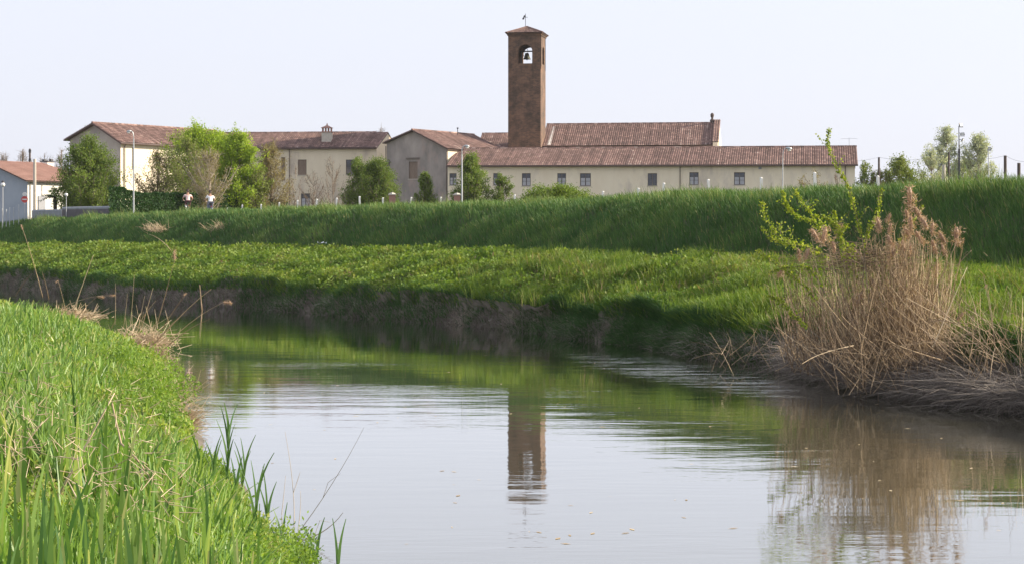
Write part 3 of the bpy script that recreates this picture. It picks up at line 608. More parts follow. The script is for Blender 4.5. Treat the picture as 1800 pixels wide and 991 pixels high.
# --- grey gabled building (C)
av = np.array([.54, .842]); bv = np.array([.842, -.54])
PR = wpt(787, 246.6); w_len = 9.35; PL = PR - bv * w_len; C = Building('gabled_barn', 'grey weathered building with its gable to the river and one shuttered window', (PR[0], PR[1], Z0))
zl = H + (HY - 252) * PL[1] / F; zrr = H + (HY - 262) * PR[1] / F; uap, _ = on_wall(PL, PR, 728, 228); zap = on_wall(PL, PR, 728, 231)[1]
ua, za = on_wall(PL, PR, 718.5, 315); ub, zb2 = on_wall(PL, PR, 734, 284.5); w_ = MB(); op = [(ua, ub, za, zb2)]
C.wall(w_, PL, PR, Z0 - .5, zl, zrr, op, apex=(uap, zap)); len_ = 13.; CR = PR + av * len_; CL = PL + av * len_; g_ = w_.build('gable_wall', M['plaster_grey'], C.root)
w_ = MB(); C.wall(w_, PR, CR, Z0 - .5, zrr, zrr); C.wall(w_, CL, PL, Z0 - .5, zl, zl); C.wall(w_, CR, CL, Z0 - .5, zrr, zl, apex=(w_len - uap, zap)); w_.build('wall', M['plaster_pale'], C.root)
C.window(PL, PR, op[0], 'shutter'); lt = MB(); nC = np.array([bv[1], -bv[0]]); C.bar(lt, PL, bv, nC, ua - .35, ub + .3, zb2 + .35, zb2 + .5, .003, .16); lt.build('lintel', M['pipe'], C.root)
rf = MB(); o = -av * .5; RA = PL + bv * uap
slopeR = (zap - zrr) / (w_len - uap); slopeL = (zap - zl) / uap; ex = .35
e0 = PR + bv * ex + o; e1 = CR + bv * ex - o; roof_plane(rf, p3(e0, zrr - slopeR * ex + .12), p3(e1, zrr - slopeR * ex + .12), p3(RA + o, zap + .12), p3(RA + av * len_ - o, zap + .12))
f0 = PL - bv * ex + o; f1 = CL - bv * ex - o; roof_plane(rf, p3(f1, zl - slopeL * ex + .12), p3(f0, zl - slopeL * ex + .12), p3(RA + av * len_ - o, zap + .12), p3(RA + o, zap + .12)); ridge_tiles(rf, p3(RA + o, zap + .2), p3(RA + av * len_ - o, zap + .2)); rf.build('roof', ROOF, C.root)
m = MB(); q = RA + av * 8.5 + bv * .8; m.tube([p3(q, zap - .4), p3(q, zap + .7)], .05, 5); m.box(p3(q, zap + .75), (.22, .22, .16)); m.build('flue', M['dark_metal'], C.root)
ln = MB(); q = wpt(683, 250); zq = H + (HY - 291) * 250 / F
ln.box(p3(q, zq + .1), (.42, .42, .5)); ln.lathe(p3(q, zq + .35), [(.36, 0), (.2, .2), (.04, .42)], 8); ln.tube([p3(q, zq - .15), p3(q + np.array([.0, .0]), zq - 1.3), p3(q + np.array([1.2, .4]), zq - 1.9)], .06, 5); ln.build('wall_lantern', M['frame_dark'], C.root)
m = MB(); q = PL - bv * .06 + nC * .1; m.tube([p3(q, zl - .4), p3(q, Z0)], .06, 5); m.build('downpipe', M['pipe'], C.root)
m = MB(); q = PR + nC * .09 - bv * .12; m.tube([p3(q, zrr - .3), p3(q, Z0)], .06, 5); m.build('downpipe', M['pipe'], C.root)

# --- two storey cream house (B)
K = 256.; tB = R(6); fB = np.array([math.cos(tB), -math.sin(tB)]); bB = np.array([math.sin(tB), math.cos(tB)])
B1 = wpt(662, K); LB = 24.; A1 = B1 - fB * LB; Bd = Building('farmhouse', 'two storey pale farmhouse with a stone chimney on its tiled roof', (B1[0], B1[1], Z0))
zE = H + (HY - 260.5) * K / F; zR = H + (HY - 234.5) * (K + 4.2) / F; ops = []
for x0, x1, y0, y1 in [(494, 501.5, 277, 318), (523.6, 538.8, 281, 308), (608, 624.5, 281, 307), (529, 545, 340.5, 364), (601.5, 617, 340.5, 364), (487, 501, 351.5, 358)]:
    a, za = on_wall(A1, B1, x0, y1); b, zb2 = on_wall(A1, B1, x1, y0); ops.append((a, b, za, zb2))
w_ = MB(); Bd.wall(w_, A1, B1, Z0 - .5, zE, zE, ops); dB = 8.4; C1 = B1 + bB * dB; D1 = A1 + bB * dB
Bd.wall(w_, C1, D1, Z0 - .5, zE, zE); Bd.wall(w_, D1, A1, Z0 - .5, zE, zE, apex=(dB / 2, zR)); w_.build('wall', M['plaster_pale'], Bd.root)
# end wall is skewed so that it turns to the sun
w_ = MB(); ev = np.array([math.sin(R(14)), math.cos(R(14))]); Ce = B1 + ev * 9.4; Bd.wall(w_, B1, Ce, Z0 - .5, zE, zE, apex=(4.7, zR)); w_.build('gable_wall', M['plaster_pale'], Bd.root)
for i, o_ in enumerate(ops): Bd.window(A1, B1, o_, ['shutter', 'shutter', 'plain', 'casement', 'casement', 'grille'][i])
rf = MB(); e0 = A1 - bB * .4; e1 = B1 - bB * .4 + fB * .1; Rd1 = B1 + ev * 4.7 + fB * .1; Rd0 = A1 + bB * 4.2; roof_plane(rf, p3(e0, zE), p3(e1, zE), p3(Rd0, zR + .1), p3(Rd1, zR + .1))
roof_plane(rf, p3(Ce + bB * .3, zE), p3(D1 + bB * .4, zE), p3(Rd1, zR + .1), p3(Rd0, zR + .1), rib=.5); ridge_tiles(rf, p3(Rd0, zR + .16), p3(Rd1 - fB * 1.6, zR + .16)); rfo = rf.build('roof', ROOF, Bd.root)
q = wpt(575, K + 2.6); chm = MB(); zc1 = H + (HY - 233.5) * (K + 2.6) / F; zc0 = zE + .5
chm.box((q[0], q[1], (zc0 + zc1) / 2), (1.25, 1.05, zc1 - zc0), -tB); chim = chm.build('chimney', M['stone'], rfo)
cp = MB(); cp.box((q[0], q[1], zc1 + .06), (1.4, 1.2, .12), -tB)
for dx in (-.55, -.18, .18, .55):
    for dy in (-.42, .42): cp.box((q[0] + dx, q[1] + dy, zc1 + .34), (.14, .14, .44), -tB)
o_ = .78; zt_ = zc1 + .58; cs = [(q[0] + sx * o_, q[1] + sy * .68, zt_) for sx, sy in ((-1, -1), (1, -1), (1, 1), (-1, 1))]
for i in range(4): cp.face([cs[i], cs[(i + 1) % 4], (q[0], q[1], zt_ + .42)])
cp.face(cs[::-1]); cp.lathe((q[0], q[1], zt_ + .4), [(.07, 0), (.1, .08), (.02, .25)], 6); cp.build('chimney_cap', M['tile_new'], rfo)
gutter(Bd, p3(e0, zE + .02), p3(e1, zE + .02)); pipe(Bd, 509, A1, B1, Z0, zE)

# --- tall building at the left (A), gable in shade, long side in the sun
av2 = np.array([.578, .816]); bv2 = np.array([.816, -.578])
PR = wpt(212, 205.); PLl = 7.6; PL = PR - bv2 * PLl; LA = 17.5; Ab = Building('farm_hall', 'tall plastered hall with a shaded gable end and a sunlit side behind the trees', (PR[0], PR[1], Z0))
zR_ = on_wall(PL, PR, 212, 250)[1]; zL_ = on_wall(PL, PR, 125, 246)[1]; uap, zap = on_wall(PL, PR, 168, 219.5)
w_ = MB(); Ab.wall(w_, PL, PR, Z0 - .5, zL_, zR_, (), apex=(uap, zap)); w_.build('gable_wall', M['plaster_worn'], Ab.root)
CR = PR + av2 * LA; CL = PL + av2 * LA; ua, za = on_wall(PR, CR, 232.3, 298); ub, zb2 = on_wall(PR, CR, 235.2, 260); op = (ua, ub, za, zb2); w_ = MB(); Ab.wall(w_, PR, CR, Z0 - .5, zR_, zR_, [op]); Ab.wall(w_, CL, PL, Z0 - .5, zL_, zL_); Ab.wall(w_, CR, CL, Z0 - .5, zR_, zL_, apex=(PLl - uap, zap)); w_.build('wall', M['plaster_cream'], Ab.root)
Ab.window(PR, CR, op, 'slit'); RA = PL + bv2 * uap; rf = MB(); o = -av2 * .5; sR = (zap - zR_) / (PLl - uap); sL = (zap - zL_) / uap; ex = .45
roof_plane(rf, p3(PR + bv2 * ex + o, zR_ - sR * ex + .12), p3(CR + bv2 * ex - o, zR_ - sR * ex + .12), p3(RA + o, zap + .12), p3(RA + av2 * LA - o, zap + .12))
roof_plane(rf, p3(CL - bv2 * ex - o, zL_ - sL * ex + .12), p3(PL - bv2 * ex + o, zL_ - sL * ex + .12), p3(RA + av2 * LA - o, zap + .12), p3(RA + o, zap + .12)); ridge_tiles(rf, p3(RA + o, zap + .2), p3(RA + av2 * LA - o, zap + .2)); rf.build('roof', ROOF, Ab.root)
m = MB(); q = PR + av2 * .5 + bv2 * .1; m.tube([p3(q + bv2 * .3, zR_ - .05), p3(q, zR_ - .4), p3(q, Z0)], .06, 5); m.build('downpipe', M['pipe'], Ab.root)
gutter(Ab, p3(PR + bv2 * (ex + .06) + o, zR_ - sR * ex + .15), p3(CR + bv2 * (ex + .06) - o, zR_ - sR * ex + .15))

# --- white house at the far left
PR = wpt(48.5, 186.); WH = 11.; PL = PR - bv2 * WH; LH = 9.; Hb = Building('white_house', 'low house with a blue grey gable, white sunlit side wall and reddish hipped roof', (PR[0], PR[1], Z0))
zR_ = H + (HY - 315) * 186 / F; uap = WH / 2; zap = zR_ + 1.75
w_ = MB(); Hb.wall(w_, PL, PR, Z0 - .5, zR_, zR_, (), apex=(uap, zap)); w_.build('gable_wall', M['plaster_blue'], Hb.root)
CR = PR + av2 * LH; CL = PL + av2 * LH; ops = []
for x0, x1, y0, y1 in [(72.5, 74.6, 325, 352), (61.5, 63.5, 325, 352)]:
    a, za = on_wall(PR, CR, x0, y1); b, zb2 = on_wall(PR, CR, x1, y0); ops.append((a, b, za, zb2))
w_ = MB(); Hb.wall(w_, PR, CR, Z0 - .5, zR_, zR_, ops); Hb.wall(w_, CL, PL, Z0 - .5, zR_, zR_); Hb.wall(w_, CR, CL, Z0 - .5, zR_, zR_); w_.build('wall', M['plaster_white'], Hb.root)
for o_ in ops: Hb.window(PR, CR, o_, 'slit')
RA = PL + bv2 * uap; rf = MB(); o = -av2 * .6; ex = .5; zz = zR_ - .18; RE = RA + av2 * (LH - 2.6)
roof_plane(rf, p3(PR + bv2 * ex + o, zz), p3(CR + bv2 * ex - o, zz), p3(RA + o, zap + .1), p3(RE, zap + .1), flat=True, rib=.35)
roof_plane(rf, p3(CL - bv2 * ex - o, zz), p3(PL - bv2 * ex + o, zz), p3(RE, zap + .1), p3(RA + o, zap + .1), flat=True, rib=.35); roof_plane(rf, p3(CR + bv2 * ex - o, zz), p3(CL - bv2 * ex - o, zz), p3(RE, zap + .1), p3(RE, zap + .1), flat=True, rib=.35)
ro = rf.build('roof', [M['tile_new'], M['gutter']], Hb.root)
q = wpt(84, 197.); m = MB(); zc1 = H + (HY - 286) * 197 / F; m.box(p3(q, zc1 - 1.5), (.85, .85, 3.), R(-35)); m.build('chimney', M['plaster_white'], ro)
m = MB(); m.box(p3(q, zc1 + .08), (1.1, 1.1, .08), R(-35))
for s_ in (-1, 1): m.box((q[0] + .38 * s_, q[1] - .2 * s_, zc1 + .2), (.3, .3, .22), R(-35))
m.build('chimney_cap', M['dark_metal'], ro)
nH = np.array([av2[1], -av2[0]]); a, za = on_wall(PR, CR, 67, 372); b, zb2 = on_wall(PR, CR, 79, 345); m = MB(); Hb.bar(m, PR, av2, nH, a, b, Z0, zb2, .003, .08); m.build('garage_door', M['frame_grey'], Hb.root)
m = MB(); q = PR + av2 * .3 + nH * .08; m.tube([p3(q, zR_ - .1), p3(q, Z0)], .05, 5); m.build('downpipe', M['stone'], Hb.root)

# ------------------------------------------------------------------ grasses (nobody could count them)
def rn(n, a, b): return rng.uniform(a, b, n)
def stuff(name, gs, mat, label, cat='grass'):
    V, Q, T = merge(gs) if isinstance(gs, list) else gs
    return tag(npmesh(name, V, Q, T, mat), label, cat, kind='stuff')
SUNL = np.array([.0, .0])
# dike slope + crest: long, combed grass
n = 215000
p, j = sample(GF, 10, 19, n, lambda c: (60 / np.maximum(c[..., 1], 40)) ** 1.1, dmin=35)
on_track = (j >= 18); keep = ~(on_track & (rng.random(n) < .75)); p = p[keep]; j = j[keep]; n = len(p)
cl = fbm(p[:, 0] / 1.7, p[:, 1] / 1.7); c2 = fbm(p[:, 0] / 6 + 40, p[:, 1] / 6)
top = (j >= 15)
h = (.2 + .3 * rng.random(n)) * (.55 + .9 * cl) * np.where(top, 1.0, .85); h *= np.where(j >= 18, .6, 1)
lean = np.stack([rn(n, -.5, .1), rn(n, -.35, .25)], 1) * (.6 + cl[:, None])
tint = np.clip(.12 + .55 * cl + .35 * (c2 - .4) + rn(n, -.15, .2) + np.where(top, .12, 0), 0, .85); dead = rng.random(n) < .025; tint[dead] = 1
wd = .012 + .00032 * p[:, 1] * rn(n, .7, 1.3)
stuff('dike_grass', blade_geo(p, h, wd, lean, rn(n, 0, 3.14), tint), M['dike_grass'], 'tall dark green grass on the shaded slope and crest of the dike')
# tall seeding stalks along the crest silhouette
n = 11500; p, j = sample(GF, 14, 17, n, lambda c: (60 / np.maximum(c[..., 1], 30)) ** 1.5, dmin=35)
h = rn(n, .3, .75) * (.15 + 1.5 * vnoise(p[:, 0] / 1.7, p[:, 1] / 1.7) ** 1.4); tn = np.clip(rn(n, .5, .95), 0, 1)
stuff('crest_grass', blade_geo(p, h, .014 + .00022 * p[:, 1], np.stack([rn(n, -.5, .2), rn(n, -.3, .3)], 1), rn(n, 0, 3.14), tn), M['dike_grass'], 'taller feathery grass standing up along the crest of the dike')
# berm: short herbs, yellow green, with dead patches
n = 260000
p, j = sample(GF, 3, 10, n, lambda c: (60 / np.maximum(c[..., 1], 30)) ** 1.2, dmin=20)
cl = fbm(p[:, 0] / 1.1 + 7, p[:, 1] / 1.1); c2 = fbm(p[:, 0] / 5 + 11, p[:, 1] / 5 + 3)
h = (.1 + .2 * rng.random(n)) * (.4 + 1.2 * cl) * (1 + .8 * (p[:, 1] < 60) * c2)
lean = rng.normal(0, .5, (n, 2)); tint = np.clip(.1 + .75 * cl + .5 * (c2 - .45) + rn(n, -.18, .18), 0, .9); bare = (fbm(p[:, 0] / 2.3 + 70, p[:, 1] / 2.3) > .6) | ((j >= 9) & (fbm(p[:, 0] / 2 + 90, p[:, 1] / 2) > .5)); tint[rng.random(n) < .04 + .3 * bare] = 1; h[bare] *= .6
low = j <= 4; tint[low] = np.clip(tint[low] - .1, 0, 1)
wd = (.02 + .0004 * p[:, 1]) * rn(n, .6, 1.4)
g1 = blade_geo(p, h, wd, lean, rn(n, 0, 3.14), tint, wpow=.5)
n = 110000; p, j = sample(GF, 4, 10, n, lambda c: (60 / np.maximum(c[..., 1], 30)) ** 1.2, dmin=20); cl = fbm(p[:, 0] / 1.1 + 7, p[:, 1] / 1.1)
p[:, 2] += rn(n, .05, .28) * (.3 + 1.2 * cl); tint = np.clip(.15 + .8 * cl + rn(n, -.2, .2), 0, .9)
g2 = leaf_geo(p, (.03 + .0009 * p[:, 1]) * rn(n, .8, 1.5), tint, .8, .4)
stuff('berm_grass', [g1, g2], M['berm_grass'], 'short yellow green herbs and grass covering the flat berm above the river')
# longer grass tufts, right part of the berm
tg = []
for k in range(250):
    pp, jj = sample(GF, 4, 9, 1, lambda c: np.where(c[..., 1] < 75, 1., .1), pxr=(820, 2300), dmin=28)
    m_ = 60; q = pp + np.c_[rng.normal(0, .22, (m_, 2)), np.zeros(m_)]; pale = rng.random() < .15
    tg.append(blade_geo(q, rn(m_, .25, .6), np.full(m_, .022 + .0001 * pp[0, 1]), rng.normal(0, .35, (m_, 2)), rn(m_, 0, 3.14), np.clip(rn(m_, .3, .8) + (.25 if pale else 0), 0, 1), 3))
stuff('tall_grass', tg, M['berm_grass'], 'longer fresh green grass tufts on the right half of the berm')
# dead hanging grass and roots on the steep bank
n = 72000; p, j = sample(GF, 1, 3, n, lambda c: (50 / np.maximum(c[..., 1], 25)) ** 1.3, dmin=20)
near = np.clip((55 - p[:, 1]) / 20, 0, 1); h = rn(n, .08, .3) * (1 + 1.2 * near); cl = fbm(p[:, 0] / .9, p[:, 1] / .9)
lean = rng.normal(0, 1, (n, 2)) * .9 + [-.5, -.3]; tint = np.clip(cl * .9 + rn(n, -.25, .15), 0, 1)
h *= (.5 + cl)
stuff('bank_roots', blade_geo(p, h, (.01 + .00028 * p[:, 1]) * rn(n, .6, 1.2), lean, rn(n, 0, 3.14), tint, 3, .5, .42), M['dead_grass'], 'grey brown dead grass and roots hanging over the steep far bank', 'dead grass')
n = 60000; p, j = sample(GF, 1, 4, n, lambda c: (50 / np.maximum(c[..., 1], 25)) ** 1.3, dmin=20); c2 = fbm(p[:, 0] / 3.2 + 60, p[:, 1] / 3.2); k = (c2 > .5) | (j >= 3) | (rng.random(n) < .12); p = p[k]; n = len(p)
n2 = 15000; p2, j2 = sample(GF, 1, 4, n2, lambda c: 1. + 0 * c[..., 1], pxr=(985, 1260), dmin=30); k2 = fbm(p2[:, 0] / 1.5 + 5, p2[:, 1] / 1.5) > .42; p = np.concatenate([p, p2[k2]]); n = len(p)
stuff('bank_grass', blade_geo(p, rn(n, .12, .4), (.012 + .00028 * p[:, 1]), np.stack([rn(n, -1.2, .2), rn(n, -.9, .6)], 1), rn(n, 0, 3.14), rn(n, 0, .5), 2), M['dike_grass'], 'green grass spilling down the steep far bank to the water')

# --- near bank
def near_px(p): return CX + p[:, 0] / p[:, 1] * F
dn = lambda c: (20 / np.maximum(c[..., 1], 7)) ** 1.7
n = 70000; p, j = sample(GN, 2, 12, n, dn, dmin=6.5, dmax=95, pxr=(-120, 900)); cl = fbm(p[:, 0] / .7, p[:, 1] / .9)
h = rn(n, .05, .15) * (.5 + cl); wd = .006 + .00042 * p[:, 1]; tint = np.clip(.1 + .6 * cl + rn(n, -.2, .3), 0, .9)
tint[rng.random(n) < .04] = 1
g1 = blade_geo(p, h, wd * rn(n, .7, 1.3), rng.normal(0, .4, (n, 2)), rn(n, 0, 3.14), tint, 2, .6)
# ferny herb foliage: many small leaves in mounds
n = 330000; p, j = sample(GN, 2, 12, n, lambda c: (20 / np.maximum(c[..., 1], 7)) ** 2.0, dmin=6.5, dmax=95, pxr=(-120, 900))
md = fbm(p[:, 0] / .55 + 3, p[:, 1] / .8 + 8); kk = md > .3; p = p[kk]; md = md[kk]; n = len(p)
hh = rng.random(n) ** .6 * (.06 + .5 * np.clip(md - .3, 0, .5)); p[:, 2] += hh
g2 = leaf_geo(p, (.012 + .0014 * p[:, 1]) * rn(n, .8, 1.6), np.clip(.6 * (md - .25) / .4 + rn(n, -.1, .45), 0, .95), .45, .35)
stuff('bank_herbs', [g1, g2], M['near_grass'], 'bright green ferny herbs and short grass carpeting the near bank')
# young reed blades: broad upright leaves
dist_fun = lambda c: (20 / np.maximum(c[..., 1], 7)) ** 1.6
n = 9000; p, j = sample(GN, 3, 12, n, dist_fun, dmin=7, dmax=52, pxr=(-120, 900)); k = fbm(p[:, 0] / 1.1 + 20, p[:, 1] / 2.2 + 4) > .43; p = p[k]; n = len(p)
gs = []
for rep in range(3):
    q = p + np.c_[rng.normal(0, .02, (n, 2)), np.zeros(n)]
    gs.append(blade_geo(q, rn(n, .28, .8) * (.7 + .3 * (p[:, 1] < 20)) * np.clip(.4 + p[:, 2] * .7, .4, 1), rn(n, .014, .042) + .0006 * p[:, 1], rng.normal(0, .17, (n, 2)) * (1 + rep * .5), rn(n, 0, 3.14), np.clip(rng.normal(.5, .22, n), 0, 1), 4, .55, .1))
n = 1500; q, jj = sample(GN, 3, 12, n, dist_fun, dmin=7, dmax=40, pxr=(-120, 900)); gs2 = blade_geo(q, rn(n, .15, .5), rn(n, .005, .012) + .0003 * q[:, 1], rng.normal(0, .45, (n, 2)), rn(n, 0, 3.14), rn(n, .3, 1), 4, .6, .3)
stuff('dead_blades', gs2, M['straw'], 'last year\'s pale dead grass blades standing among the green ones', 'dead grass')
hb = []
for k in range(120):
    px, py = rng.uniform(-30, 480), rng.uniform(700, 1120); 
    if px > 150 + (py - 620) * .85: continue
    D = float(np.interp(py, [650, 800, 1000, 1120], [21, 14.5, 10.2, 8.8])); q = P(px, py, D); q[2] = 1.15 if px < 250 else .9; m_ = rng.integers(1, 3)
    hb.append(blade_geo(np.repeat(q[None], m_, 0) + rng.normal(0, .02, (m_, 3)) * [1, 1, 0], rn(m_, .3, .68), rn(m_, .022, .046), rng.normal(0, .1, (m_, 2)), rng.normal(0, .5, m_), np.clip(rng.normal(.5, .28, m_), 0, 1), 5, .6, .1))
gs += hb
stuff('reed_blades', gs, M['reed_blade'], 'broad upright blue green young reed leaves growing through the near bank')
# fallen straw on the near bank
def straw_patch(cx, cy, D, n, wpx, hpx, zoff=.0, ln=(.15, .6), tm=(.2, .9), rad=.004, up=.35):
    c = P(cx, cy, D); p = c + np.c_[rng.normal(0, wpx * D / F, n), rng.normal(0, wpx * D / F * 1.2, n), rng.normal(0, hpx * D / F, n)]
    d = np.c_[rng.normal(.3, .8, n), rng.normal(0, .8, n), rng.normal(.1, up, n)]; d /= np.linalg.norm(d, axis=1)[:, None]; p = p + np.c_[rng.uniform(-1, 1, n) * wpx * D / F, rng.uniform(-1, 1, n) * wpx * D / F, np.zeros(n)]; l = rn(n, *ln)[:, None]
    r = np.full(n, rad) * rn(n, .6, 1.4); return tube_geo(p, p + d * l, r, r * .6, rn(n, *tm))
gs = [straw_patch(322, 745, 30, 900, 9, 14, ln=(.08, .35), rad=.004, tm=(.3, 1)), straw_patch(300, 700, 34, 250, 12, 10, rad=.005), straw_patch(118, 556, 61, 900, 19, 4, ln=(.15, .5), rad=.01, tm=(.4, 1)), straw_patch(240, 604, 53, 2200, 19, 7, ln=(.12, .5), rad=.008, tm=(.4, 1)), straw_patch(262, 590, 53, 45, 16, 8, ln=(.5, 1.1), rad=.008, tm=(.5, 1), up=.9)]
for cx_, cy_, D_ in [(30, 750, 15), (20, 700, 18), (80, 690, 19), (160, 740, 16), (230, 760, 16), (300, 830, 13.5), (140, 820, 12.5), (60, 720, 16), (180, 850, 12), (250, 790, 15), (15, 800, 13), (205, 700, 20), (280, 880, 12), (110, 770, 15)]: gs.append(straw_patch(cx_, cy_, D_, 26, 22, 26, ln=(.05, .18), tm=(.6, 1), rad=.003, up=.6))
stuff('dead_straw', gs, M['straw'], 'pale dead reed straw lying in mats on the near bank edge', 'straw')

# ------------------------------------------------------------------ dry reed stalks of the near bank
def stalk_pts(a, b, bend=.06, k=6):
    a = np.array(a, float); b = np.array(b, float); L = np.linalg.norm(b - a); t = np.linspace(0, 1, k)[:, None]; s = np.array([.3, .2, 1.0]) * bend * L
    return list(a * (1 - t) + b * t + s * (4 * t * (1 - t)))
def plume_geo(c, L, W, d=(0.3, 0, -.5), n=260):
    """feathery seed head: a soft spindle of many short fibres round a core"""
    d = np.array(d, float); d /= np.linalg.norm(d); t = rng.random(n) ** .8; env_ = np.sin(np.pi * np.clip(t * .8 + .16, 0, 1)) ** .8; r = rng.normal(0, 1, (n, 3)); r /= np.linalg.norm(r, axis=1)[:, None]; r *= (W * .5 * env_ * rng.random(n) ** .6)[:, None]
    q = np.array(c) + d * (t * L)[:, None] + r; s_ = rng.uniform(-.03, .03, 3) * [1, 1, 0]; q += s_ * (t ** 2)[:, None] * 2
    q += rng.normal(0, W * .1, (n, 3)); g1 = leaf_geo(q, W * rn(n, .15, .42), rng.random(n), .16, 0); a_ = np.array([c], float); k = [a_ + d * L * f for f in (0, .25, .6, 1.0)]; w = [.08, .18, .15, .04]
    return merge([g1] + [tube_geo(k[i], k[i + 1], np.array([W * w[i]]), np.array([W * w[i + 1]]), np.array([.35]), 6) for i in range(3)])
def dry_stalk(a, b, r, label, plume=None, bend=.05, name='reed_stalk', cat='dry reed', group=None, mat='cane', pd=(.5, 0, -.6)):
    t = thing(name, label, cat, a, group); m = MB(); pts = stalk_pts(a, b, bend); m.tube(pts, [r * (1 - .55 * i / 5) for i in range(6)], 5, float(rng.random())); m.build('stem', M[mat], t, smooth=True)
    if plume: V, Q, T = plume_geo(pts[-1], plume, plume * .55, pd); npmesh('plume', V, Q, T, M['plume'], t)
    return t
G_ = 'dry reed stalks on the near bank'
def zst(px, py, D): return P(px, py, D)
ST = [((75, 522), (40, 404), 63, 0.012, .16, 'tallest leaning dry reed at the far left edge of the near bank', (-.3, 0, .7)),
 ((27, 520), (55, 482), 62, .010, 0, 'short pale reed stub leaning right at the far left', None),
 ((86, 526), (74, 478), 62, .009, 0, 'thin short reed just right of the tallest leaning one', None),
 ((118, 560), (102, 493), 60, .009, .1, 'dry reed with a hooked nodding tip at the left straw heap', (-.7, 0, -.5)),
 ((122, 565), (164, 449), 60, .017, 0, 'thick broken pale reed leaning right from the left straw heap', None),
 ((132, 562), (172, 521), 60, .012, .2, 'low leaning reed with a round orange brown plume', (.8, 0, -.1)),
 ((100, 545), (193, 519), 60, .009, .16, 'almost flat reed with a small plume beyond the orange one', (1, 0, 0)),
 ((202, 570), (203, 498), 56, .009, 0, 'thin upright dry stem, first right of the gap', None),
 ((217, 576), (224, 516), 56, .009, 0, 'short upright dry stem between two taller ones', None),
 ((228, 582), (236, 484), 55, .009, 0, 'tall thin upright dry stem above the white water gap', None),
 ((240, 590), (254, 520), 54, .010, 0, 'dry stem leaning slightly right in the middle of the stalks', None),
 ((244, 592), (269, 506), 54, .012, 0, 'stout dry stem in the middle of the stalks', None),
 ((232, 588), (274, 528), 54, .012, 0, 'pale bent stem leaning right in front of the stout one', None),
 ((270, 590), (307, 458), 54, .011, .26, 'tall reed with a fluffy brown plume above the river', (-.05, 0, .8)),
 ((272, 600), (328, 515), 53, .011, .12, 'leaning reed with curled top just right of the fluffy plume one', (-.6, 0, -.3)),
 ((262, 616), (371, 508), 53, .016, 0, 'long thick curved reed leaning far right over the river', None),
 ((285, 610), (392, 531), 53, .010, .24, 'longest leaning reed with pale curled plume over the water', (1, 0, -.1)),
 ((290, 612), (368, 561), 52, .012, 0, 'low reed leaning right close above the water', None),
 ((258, 622), (312, 560), 52, .010, 0, 'short leaning reed at the foot of the straw mat', None),
 ((240, 612), (252, 548), 53, .009, 0, 'short upright stem at the straw mat above the water', None),
 ((196, 576), (204, 560), 55, .012, 0, 'tiny pale stub at the left end of the water gap', None)]
for a, b, D, r, pl, lab, pd in ST: dry_stalk(P(a[0], a[1], D), P(b[0], b[1], D - 1.5), r, lab, pl or None, .05 if b[0] > a[0] + 25 else .015, group=G_, pd=pd or (1, 0, 0))
# loose canes in the foreground
FC = 'loose dry canes in the foreground'
def cane_px(a, b, r, label, upb=.1):
    D = snapn(*a, .18) - (1.2 if upb > 5 else .3); D2_ = snapn(*b, upb) if upb < 5 else D; dry_stalk(P(*a, D), P(*b, D2_ if upb < 5 else D), r, label, None, 0, 'fallen_cane', 'dry cane', FC)
cane_px((101, 873), (201, 690), .011, 'long straight dry cane leaning over the foreground reed blades', 9)
D = snapn(284, 867, .2) - .8; t = thing('fallen_cane', 'broken dry cane with a sharp kink, right of the long straight one', 'dry cane', P(284, 867, D), FC); m = MB(); m.tube([P(197, 707, D + .6), P(213, 779, D + .3), P(240, 806, D)], [.006, .009, .01], 6, .4); m.build('stem', M['cane'], t); m = MB(); m.tube([P(240, 806, D), P(284, 867, D)], [.009, .01], 6, .1); m.build('stem', M['cane'], t)
cane_px((262, 870), (297, 884), .02, 'short thick snapped cane lying in the foreground', .2)
cane_px((336, 905), (384, 940), .015, 'pale cane lying near the water edge in the foreground', .2)
cane_px((222, 850), (218, 790), .007, 'thin upright dry stem among the foreground blades', 9)
cane_px((30, 800), (75, 740), .009, 'dry cane leaning right among the blades at the left picture edge', 9)
cane_px((150, 905), (120, 845), .008, 'short dry cane leaning left below the long straight one', 9)
for a, c_, b, lab, r in [((515, 948), (590, 850), (640, 750), 'longest wispy twig arching right over the water', .005), ((512, 953), (572, 944), (603, 900), 'pale curved twig hooking up over the water', .0075), ((517, 920), (519, 853), (501, 758), 'tall thin bare twig standing at the water edge', .0045), ((495, 905), (500, 860), (502, 835), 'shortest bare twig at the water edge', .004), ((524, 930), (530, 890), (528, 862), 'small bare twig between the tall and the longest one', .004)]:
    D = snapn(*a, .04); A_, C_, B_ = P(*a, D), P(*c_, D), P(*b, D); t = thing('bare_twig', lab, 'twig', A_, 'bare twigs over the water'); m = MB()
    pts = [A_ * (1 - s) ** 2 + C_ * 2 * s * (1 - s) + B_ * s * s for s in np.linspace(0, 1, 9)]; m.tube(pts, np.linspace(r, r * .4, 9), 4, .5); m.build('stem', M['twig_pale'], t)
    if r > .0042:
        m = MB(); m.tube([pts[3], pts[3] + np.array([.05, 0, .15]), pts[4] + np.array([.08, 0, .1])], [.003, .003, .0015], 4); m.build('side_twig', M['twig_pale'], t)
dry_stalk(P(355, 546, 84), P(351, 500, 84), .03, 'lone pale stake standing in the water near the far bank', None, 0, 'water_stake', 'stake')
